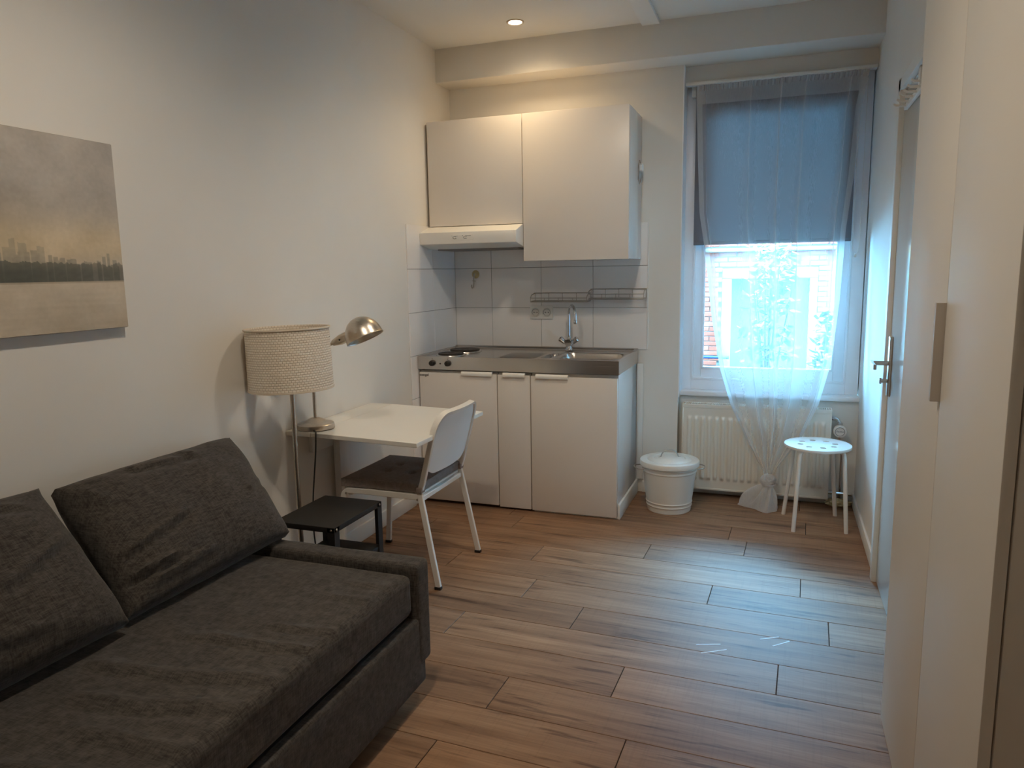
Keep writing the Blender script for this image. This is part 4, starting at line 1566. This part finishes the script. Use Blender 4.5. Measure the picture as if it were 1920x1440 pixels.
for i in range(k + 1):
    x = RX0 + (RX1 - RX0) * i / k
    m.box(x - 0.0028, x + 0.0028, RY0 + 0.004, RY1 - 0.008, RZ1 + 0.006, RZ1 + 0.012)
m.build('top_grille', 'radiator', rd, 0)
m = MB(); m.box(RX0, RX1, RY0 - 0.003, RY0 + 0.004, RZ0 - 0.004, RZ0 + 0.008, 0.002)
m.build('bottom_edge', 'radiator', rd)
for x in (1.62, 2.13):
    m = MB(); m.box(x - 0.015, x + 0.015, RY1 - 0.002, 0.09, 0.12, 0.5)
    m.build('wall_bracket', 'radiator', rd)
m = MB()
m.tube([(RX1, 0.03, 0.512), (RX1 + 0.022, 0.03, 0.512), (RX1 + 0.036, 0.026, 0.506), (RX1 + 0.046, 0.022, 0.492), (RX1 + 0.049, 0.020, 0.47)], 0.010, 12)
m.lathe([(0.013, 0), (0.013, 0.02)], (RX1 + 0.005, 0.03, 0.512), (1, 0, 0), 12)
m.lathe([(0.014, 0), (0.014, 0.02)], (RX1 + 0.049, 0.020, 0.470), (0, 0, 1), 12)
m.build('valve_pipe', 'chrome', rd, 50)
vx, vy, vz = RX1 + 0.049, 0.0, 0.443
m = MB(); m.lathe([(0.030, -0.03), (0.034, -0.025), (0.035, 0.0), (0.033, 0.004), (0.026, 0.006), (0.024, 0.005), (0.002, 0.005)], (vx, vy, vz), (0, -1, 0), 32)
vh = m.build('valve_head', 'plastic', rd)
m = MB(); m.tube(arc((vx, vy - 0.0066, vz), (0.024, 0, 0), (0, 0, 0.024), 0, 2 * pi, 28), 0.0012, 6)
m.build('ring', 'lettergrey', vh)
text_mesh('maker_name', 'Danfoss', 0.0125, 'lettergrey', vh, Matrix.Translation((vx, vy - 0.0055, vz)) @ Matrix.Rotation(radians(90), 4, 'X'), shear=0.35)
m = MB(); m.tube([(vx, 0.02, 0.41), (vx, 0.03, 0.36), (vx + 0.02, 0.06, 0.30), (vx + 0.02, 0.07, 0.02)], 0.007, 10)
m.tube([(RX1, 0.03, 0.078), (2.34, 0.03, 0.078), (XR - 0.014, 0.03, 0.076)], 0.009, 10)
m.tube([(2.33, 0.03, 0.08), (2.335, 0.032, 0.012)], 0.008, 10)
m.tube([(2.385, 0.03, 0.078), (2.388, 0.035, 0.04), (2.383, 0.045, 0.012)], 0.011, 10)
m.build('supply_pipe', 'chrome', rd, 50)
# crumbled foam around the pipes
m = MB()
bmesh.ops.create_icosphere(m.bm, subdivisions=4, radius=1.0)
for v in m.bm.verts:
    nz = 1 + 0.45 * mnoise.fractal(v.co * 2.2, 1.0, 2.0, 4)
    v.co = Vector((2.345 + v.co.x * 0.062 * nz, 0.030 + v.co.y * 0.030 * nz, max(0.0005, 0.022 + v.co.z * 0.024 * nz)))
tag(m.build('pipe_foam', 'foam', None, 60), 'crumbling yellow foam on the floor around the radiator pipes', 'foam')

# ------------------------------------------------------------------ blind, curtain rail, curtain
bl = thing('roller_blind', (1.92, 0.11, 1.5), 'grey roller blind half lowered behind the sheer curtain', 'blind')
m = MB()
m.grid(40, 30, lambda i, j: Vector((1.497 + (2.347 - 1.497) * i / 39, 0.118 + 0.002 * sin(i * 0.35) * (1 - j / 29), 1.508 + (2.355 - 1.508) * j / 29)))
m.build('cloth', 'blind', bl, 60)
m = MB(); m.box(1.497, 2.347, 0.112, 0.124, 1.494, 1.512, 0.003)
m.build('bottom_bar', 'blindtrim', bl)
m = MB(); m.cyl((1.495, 0.118, 2.352), (2.36, 0.118, 2.352), 0.017, n=20)
m.build('roller', 'blindtrim', bl)
for x in (1.485, 2.365):
    m = MB(); m.box(x - 0.012, x + 0.012, 0.095, 0.15, 2.33, 2.392, 0.004); m.cyl((x - 0.012, 0.112, 2.350), (x + 0.008, 0.112, 2.350), 0.016, n=16)
    m.build('bracket', 'plastic', bl)
m = MB()
cx = 2.372
m.tube([(cx - 0.016, 0.10, 2.345), (cx - 0.018, 0.11, 1.9), (cx - 0.018, 0.115, 1.50)] + [(cx - 0.018 * cos(t), 0.115, 1.47 - 0.045 * sin(t)) for t in [pi * i / 8 for i in range(0, 9)]] + [(cx + 0.018, 0.115, 1.50), (cx + 0.018, 0.11, 1.9), (cx + 0.016, 0.10, 2.345)], 0.0018, 6)
m.build('pull_chain', 'plastic', bl, 60)
m = MB(); m.box(cx - 0.006, cx + 0.006, 0.109, 0.121, 1.405, 1.427, 0.003)
m.build('chain_weight', 'plastic', bl)

rl = MB(); rl.box(1.447, 2.424, 0.018, 0.060, 2.374, 2.392, 0.003)
tag(rl.build('curtain_rail', 'trimwhite'), 'white curtain rail above the sheer curtain', 'rail')

cu_ = thing('curtain', (1.96, 0.03, 0.2), 'sheer white curtain hung over the window and knotted near the floor', 'curtain')
LXT = [(2.38, 1.505), (2.0, 1.520), (1.67, 1.537), (1.46, 1.572), (1.06, 1.622), (.78, 1.675), (.574, 1.744), (.369, 1.845), (.26, 1.905), (.218, 1.932), (.18, 1.947)]
RXT = [(2.38, 2.390), (2.189, 2.357), (1.835, 2.338), (1.556, 2.312), (1.18, 2.299), (.825, 2.270), (.596, 2.213), (.40, 2.125), (.30, 2.055), (.24, 2.012), (.208, 1.996), (.18, 1.977)]
YT = [(2.38, 0.030), (1.2, 0.022), (.8, 0.0), (.62, -.045), (.45, -.078), (.25, -.105), (.17, -.115)]
pl_ph = [rnd.uniform(0, 2 * pi) for _ in range(8)]


def cur_pt(s, z, dy=0.0):
    xl, xr = lerp(LXT, z), lerp(RXT, z)
    w = xr - xl
    k = sstep(2.38, 0.9, z) if False else (2.38 - z) / 2.2
    comp = w / 0.885
    amp = 0.010 + 0.030 * (1 - comp) * min(1, comp * 2.2)
    if w < 0.25:
        amp *= w / 0.25
    # a few broad panels with overlaps between them, tighter as the cloth is gathered
    f1 = 5.0
    ph = 2 * pi * f1 * (s + 0.030 * sin(2 * pi * s * 1.7 + 0.9) + 0.012 * sin(2 * pi * s * 3.3)) + 0.5 * sin(z * 1.3 + s * 5)
    ph2 = 2 * pi * 2.6 * s + pl_ph[1] + 0.5 * z
    y = lerp(YT, z) + amp * (0.8 * cos(ph) + 0.4 * sin(ph2)) + dy
    B = 0.033 + 0.014 * sstep(0.05, 0.6, 1 - comp)
    x = xl + w * (s + B * sin(ph) * min(1, 14 * s * (1 - s)))
    return Vector((x, y, z))


zs = [2.372 - (2.372 - 0.18) * i / 110 for i in range(111)]
m = MB()
m.grid(231, 111, lambda i, j: cur_pt(i / 230, zs[j]))
m.build('voile', 'sheer', cu_, 180)
m = MB()
m.grid(161, 6, lambda i, j: cur_pt(i / 160, 2.345 - 0.075 * j / 5, -0.002))
m.build('top_hem', 'hem', cu_, 180)
m = MB()
for s0, s1 in ((0.0, 0.025), (0.975, 1.0)):
    m.grid(5, 111, lambda i, j, s0=s0, s1=s1: cur_pt(s0 + (s1 - s0) * i / 4, zs[j], -0.0015))
m.build('side_hem', 'hem', cu_, 180)
# pencil-pleat heading above the hem
m = MB()
m.grid(261, 4, lambda i, j: cur_pt(i / 260, 2.373 - 0.033 * j / 3, 0.004 * sin(i * 1.3) - 0.003))
m.build('heading_tape', 'hem', cu_, 180)
# knot and tail
KX, KY, KZ = 1.962, -0.118, 0.165


def knot_obj():
    m = MB()
    bmesh.ops.create_icosphere(m.bm, subdivisions=4, radius=1.0)
    for v in m.bm.verts:
        c = v.co.copy()
        tw = 0.16 * sin(7 * math.atan2(c.y, c.x) + 6 * c.z)
        r = 1 + tw * (1 - c.z * c.z) + 0.12 * mnoise.noise(c * 2.3)
        v.co = Vector((KX + c.x * 0.040 * r, KY + c.y * 0.034 * r, KZ + c.z * 0.036 * r))
    for k in range(3):
        t0 = 0.5 * k - 0.5
        pts_ = [Vector((KX + (0.036 - 0.003 * k) * cos(t), KY + 0.032 * sin(t), KZ - 0.002 + 0.012 * (k - 1) + 0.014 * sin(t + t0))) for t in [2 * pi * i / 28 for i in range(29)]]
        m.tube(pts_, [0.0075 + 0.003 * sin(i * 0.7 + k) for i in range(29)], 8)
    return m.build('knot', 'voiletail', cu_, 180)


knot_obj()
m = MB()
base_loop = [(1.800, -0.100), (1.835, -0.135), (1.895, -0.165), (1.925, -0.200), (1.960, -0.222), (1.985, -0.200), (2.012, -0.175), (2.018, -0.140), (2.015, -0.060), (1.96, -0.05), (1.90, -0.055), (1.84, -0.07)]
NB = 120


def base_at(t):
    f = t * len(base_loop)
    i = int(f) % len(base_loop); u = f - int(f)
    a = Vector(base_loop[i]); b = Vector(base_loop[(i + 1) % len(base_loop)])
    p0 = Vector(base_loop[i - 1]); p3 = Vector(base_loop[(i + 2) % len(base_loop)])
    return 0.5 * ((2 * a) + (-p0 + b) * u + (2 * p0 - 5 * a + 4 * b - p3) * u * u + (-p0 + 3 * a - 3 * b + p3) * u ** 3)


def tail_pt(i, j):
    t = i / NB
    h = j / 26
    q = base_at(t)
    ctr = Vector((KX, KY))
    ring_ = Vector((KX - 0.02 * cos(2 * pi * t), KY - 0.018 * sin(2 * pi * t)))
    g_ = h ** 1.25
    p = ring_ * (1 - g_) + q * g_
    fold = 0.36 * sin(2 * pi * 5 * t + 1.4 + 0.8 * h) + 0.16 * sin(2 * pi * 9 * t + 0.5)
    rad = (p - ctr)
    p = ctr + rad * (1 + fold * sin(pi * min(1, h * 1.05)) * 0.9 * (0.4 + 0.6 * h))
    z = KZ - 0.015 - (KZ - 0.018) * h + 0.028 * sin(pi * h) * (0.5 + 0.5 * sin(2 * pi * 5 * t + 1.4))
    return Vector((p.x, p.y, max(0.002, z)))


m.grid(NB, 27, tail_pt, closed_u=True)
m.build('tail', 'voiletail', cu_, 180)

# ------------------------------------------------------------------ wardrobe
WXF, WYA, WYB, WH = 2.32, -2.118, -3.125, 2.36
wd_ = thing('wardrobe', (2.62, -2.62, 0), 'tall white two-door wardrobe at the right edge beside the door', 'wardrobe')
m = MB(); m.box(WXF + 0.022, 2.93, WYB, WYA, 0.0, WH, 0.002)
m.build('carcass', 'wardrobe', wd_)
m = MB(); m.box(WXF, WXF + 0.019, -2.633, WYA, 0.012, WH - 0.004, 0.002)
d1 = m.build('door', 'wardrobe', wd_)
m = MB(); m.box(WXF, WXF + 0.019, WYB, -2.637, 0.012, WH - 0.004, 0.002)
m.build('door', 'wardrobe', wd_)
m = MB(); m.box(2.301, WXF + 0.019, -2.6362, -2.6335, 1.068, 1.280, 0.0008, 1); m.box(2.3005, 2.303, -2.6362, -2.622, 1.068, 1.280, 0.0008, 1)
m.box(WXF + 0.004, WXF + 0.02, -2.6365, -2.6335, 1.03, 1.32)
m.build('handle', plain('handle_aluminium', (0.55, 0.50, 0.45), 0.45, 0.3), d1)

# ------------------------------------------------------------------ downlights
NLAMP = 0


def downlight(x, y, label, tiltv=(0, 0), power=1.0, spread=176, blend=0.35, col=None, grp='recessed ceiling downlights'):
    t = thing('downlight', (x, y, ZC), label, 'lamp', grp)
    m = MB(); m.lathe([(0.047, 0.0), (0.047, -0.004), (0.042, -0.006), (0.037, -0.004), (0.036, 0.004), (0.030, 0.014)], (x, y, ZC), n=40, cap0=False, cap1=False)
    m.build('bezel', plain('bezel_metal', (0.55, 0.45, 0.36), 0.4, 0.6), t)
    m = MB(); m.lathe([(0.036, 0.0), (0.030, -0.003), (0.002, -0.0045)], (x, y, ZC + 0.001), n=32, cap0=False)
    m.build('lens', 'lamp', t)
    li = bpy.data.lights.new('downlight_beam', 'SPOT')
    li.energy = LAMP_W * power
    li.color = col or LAMP_COL
    li.spot_size = radians(spread)
    li.spot_blend = blend
    li.shadow_soft_size = 0.09
    lo = bpy.data.objects.new('downlight_beam', li)
    COL.objects.link(lo)
    lo.location = (x, y, ZC - 0.012)
    dv = Vector((tiltv[0], tiltv[1], -1)).normalized()
    lo.rotation_euler = dv.to_track_quat('-Z', 'Y').to_euler()
    attach(lo, t)
    return t


downlight(0.609, -0.475, 'lit recessed downlight in the ceiling above the kitchenette', (0.06, 0.0), 0.55, 150, 1.0, LAMP_WARM)
downlight(1.12, -3.05, 'lit ceiling downlight in front of the sofa, out of the frame', (0, 0), 1.5, 165, 0.75)
downlight(1.45, -1.75, 'lit ceiling downlight over the middle of the floor, out of the frame', (-0.36, 0.52), 1.1, 125, 0.9)

# ------------------------------------------------------------------ outside
gr = MB(); gr.box(-8, 12, 0.34, 9, -0.75, -0.6)
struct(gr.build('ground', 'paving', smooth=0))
FY = 5.5
ow = MB()
ow.box(-6, 10, 0.32, 0.40, ZC + 0.1, 9.5); ow.box(-6, -0.12, 0.32, 0.40, -0.6, ZC + 0.1); ow.box(2.56, 10, 0.32, 0.40, -0.6, ZC + 0.1)
ow.box(-0.12, 2.56, 0.325, 0.40, -0.6, 0.6); ow.box(-0.12, 1.43, 0.325, 0.40, 0.6, ZC + 0.1); ow.box(2.44, 2.56, 0.325, 0.40, 0.6, ZC + 0.1); ow.box(1.43, 2.44, 0.325, 0.40, 2.40, ZC + 0.1)
struct(ow.build('wall_outer_sky_block', 'darkbrick', smooth=0))            # the street side of this building; unseen upper storeys added to shade the house
FG = -0.6
fa_ = thing('house', (1.9, FY, FG), 'red brick house across the yard with a large white window', 'house')
m = MB()
HX0, HX1, HZ = -0.8, 7.2, 3.7  # unseen height and side extents shaped to steer skylight into the room
WA, WB_, WZa, WZb = 1.287, 2.425, -0.35, 1.347
m.box(HX0, WA, FY, FY + 4, FG, HZ); m.box(WB_, HX1, FY, FY + 4, FG, HZ)
m.box(WA, WB_, FY, FY + 4, FG, WZa); m.box(WA, WB_, FY, FY + 4, WZb, HZ); m.box(WA, WB_, FY + 0.3, FY + 4, WZa, WZb)
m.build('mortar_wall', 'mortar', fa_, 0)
m = MB()
m.box(WA, WA + 0.115, FY - 0.02, FY + 0.12, WZa + 0.05, WZb - 0.131, 0.006); m.box(WB_ - 0.09, WB_, FY - 0.02, FY + 0.12, WZa + 0.05, WZb - 0.131, 0.006)
m.box(WA, WB_, FY - 0.02, FY + 0.12, WZb - 0.13, WZb, 0.006); m.box(WA - 0.04, WB_ + 0.04, FY - 0.07, FY + 0.12, WZa - 0.03, WZa + 0.05, 0.006)
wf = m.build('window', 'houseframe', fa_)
m = MB(); m.box(WA + 0.1, WB_ - 0.08, FY + 0.07, FY + 0.08, WZa, WZb - 0.1)
gm, gnt, gb = new_mat('house_pane')
gb.inputs['Base Color'].default_value = (0.20, 0.24, 0.26, 1); gb.inputs['Roughness'].default_value = 0.06
nn = noise(gnt, 1.2, 2); rr_ = ramp(gnt, nn.outputs[0], [(0.35, (0.09, 0.11, 0.12, 1)), (0.65, (0.18, 0.21, 0.22, 1))]); gnt.links.new(rr_.outputs[0], gb.inputs['Base Color'])
m.build('pane', gm, wf, 0)
m = MB(); m.prism([(HX0 - 0.2, FY - 0.35, HZ), (HX0 - 0.2, FY - 0.35, HZ + 0.08), (HX0 - 0.2, FY + 2, HZ + 1.6), (HX0 - 0.2, FY + 4.3, HZ + 0.08), (HX0 - 0.2, FY + 4.3, HZ)], (HX1 - HX0 + 0.4, 0, 0))
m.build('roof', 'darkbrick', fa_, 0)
m = MB(); m.box(HX0, HX1, FY - 0.07, FY + 0.02, 1.555, 1.60, 0.005)
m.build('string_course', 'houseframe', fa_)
BW, BH, PX_, PZ_ = 0.205, 0.054, 0.215, 0.0635
bb_ = MB(); bb_.box(-BW / 2, BW / 2, -0.012, 0.02, -BH / 2, BH / 2, 0.004, 1)
bmesh.ops.recalc_face_normals(bb_.bm, faces=bb_.bm.faces[:])
bme = bpy.data.meshes.new('brick'); bb_.bm.to_mesh(bme); bb_.bm.free(); bme.materials.append(MT['brick'])
hb = MB(); hb.box(-0.049, 0.049, -0.012, 0.02, -BH / 2, BH / 2, 0.004, 1)
bmesh.ops.recalc_face_normals(hb.bm, faces=hb.bm.faces[:])
hme = bpy.data.meshes.new('brick'); hb.bm.to_mesh(hme); hb.bm.free(); hme.materials.append(MT['brick'])
rest = MB()
cand = []
row = 0
z = FG + 0.03
while z < HZ - 0.03:
    x = HX0 + 0.11 + (row % 2) * PX_ / 2
    while x < HX1 - 0.1:
        inw = (x + BW / 2 > WA and x - BW / 2 < WB_ and WZa - 0.06 < z < WZb + 0.02)
        if not inw and not (1.53 < z < 1.63):
            cand.append((x, z, bme))
        elif inw and not (1.53 < z < 1.63):
            for e, s in ((WA - 0.003, -1), (WB_ + 0.003, 1)):     # half bricks closing up to the window
                if x - BW / 2 < e < x + BW / 2:
                    a0, a1 = (x - BW / 2, e) if s < 0 else (e, x + BW / 2)
                    if a1 - a0 > 0.04:
                        rest.box(a0, a1, FY - 0.012, FY + 0.02, z - BH / 2, z + BH / 2, 0.0)
        x += PX_
    z += PZ_; row += 1
cand.sort(key=lambda c: abs(c[0] - 1.25) + abs(c[1] - 0.65) * 1.2 if c[0] < 2.0 else abs(c[0] - 2.4) * 0.9 + abs(c[1] - 0.65) * 1.2)
for (x, z, me_) in cand[:285]:
    o = bpy.data.objects.new('brick', me_); COL.objects.link(o)
    o.location = (x + rnd.uniform(-.002, .002), FY + rnd.uniform(-.003, .002), z)
    attach(o, fa_)
for (x, z, me_) in cand[285:]:
    rest.box(x - BW / 2, x + BW / 2, FY - 0.012, FY + 0.02, z - BH / 2, z + BH / 2, 0.0)
ro = rest.build('far_bricks', 'brick', fa_, 0, fix=False)
ro['kind'] = 'stuff'
dp = thing('downpipe', (1.045, FY - 0.1, FG), 'dark blue downpipe with branch pipe on the brick house', 'pipe')
m = MB(); m.tube([(1.048, FY - 0.09, FG), (1.048, FY - 0.09, 1.54)], 0.026, 14)
m.build('upright', 'pipeblue', dp, 60)
m = MB(); m.tube([(1.048, FY - 0.09, 0.213), (1.40, FY - 0.09, 0.213)], 0.020, 12)
m.build('branch', 'pipeblue', dp, 60)


def shrub(x, y, base, h, spread, nleaf, label, yellow, seed):
    r = random.Random(seed)
    t = thing('shrub', (x, y, base), label, 'shrub')
    m = MB()
    tips = []
    for k in range(7):
        a = r.uniform(0, 2 * pi); d = r.uniform(0.1, 1) * spread
        p = [Vector((x + r.uniform(-.03, .03), y + r.uniform(-.03, .03), base)), Vector((x + cos(a) * d * 0.4, y + sin(a) * d * 0.4, base + h * 0.5)), Vector((x + cos(a) * d, y + sin(a) * d, base + h * r.uniform(0.75, 1.0)))]
        m.tube(p, [0.016, 0.011, 0.005], 8); tips.append(p)
    m.build('stem', 'bark', t, 60)
    for nm, mt, cnt, zlo, zhi in (('foliage', 'leaf', nleaf, 0.1, 1.0), ('blossom', 'leafyellow', yellow, 0.82, 1.02)):
        if not cnt:
            continue
        vs_, fs_ = [], []
        for _ in range(cnt):
            u = r.uniform(zlo, zhi)
            a = r.uniform(0, 2 * pi); rad = spread * sqrt(r.random()) * (1.05 - 0.5 * abs(u - 0.55))
            c = Vector((x + cos(a) * rad, y + sin(a) * rad, base + h * u))
            L = r.uniform(0.07, 0.13) * (0.6 if nm == 'blossom' else 1); w = L * 0.32
            d = Vector((r.uniform(-1, 1), r.uniform(-1, 1), r.uniform(-.6, .5))).normalized()
            s = d.cross(Vector((r.uniform(-.4, .4), r.uniform(-.4, .4), 1))).normalized(); n_ = s.cross(d)
            b0 = len(vs_)
            vs_ += [c, c + d * L * .4 + s * w, c + d * L * .4 - s * w, c + d * L * .45 - n_ * w * .3, c + d * L]
            fs_ += [(b0, b0 + 1, b0 + 3), (b0, b0 + 3, b0 + 2), (b0 + 1, b0 + 4, b0 + 3), (b0 + 2, b0 + 3, b0 + 4)]
        me = bpy.data.meshes.new(nm); me.from_pydata(vs_, [], fs_)
        o = link_mesh(nm, me, mt, t, 0)
        o['kind'] = 'stuff'
    return t


shrub(1.90, 3.0, FG, 2.15, 0.24, 700, 'tall leafy shrub with yellow top standing outside the window', 90, 11)
shrub(2.52, 2.6, FG, 1.55, 0.27, 900, 'lower dense green shrub outside the right side of the window', 0, 12)
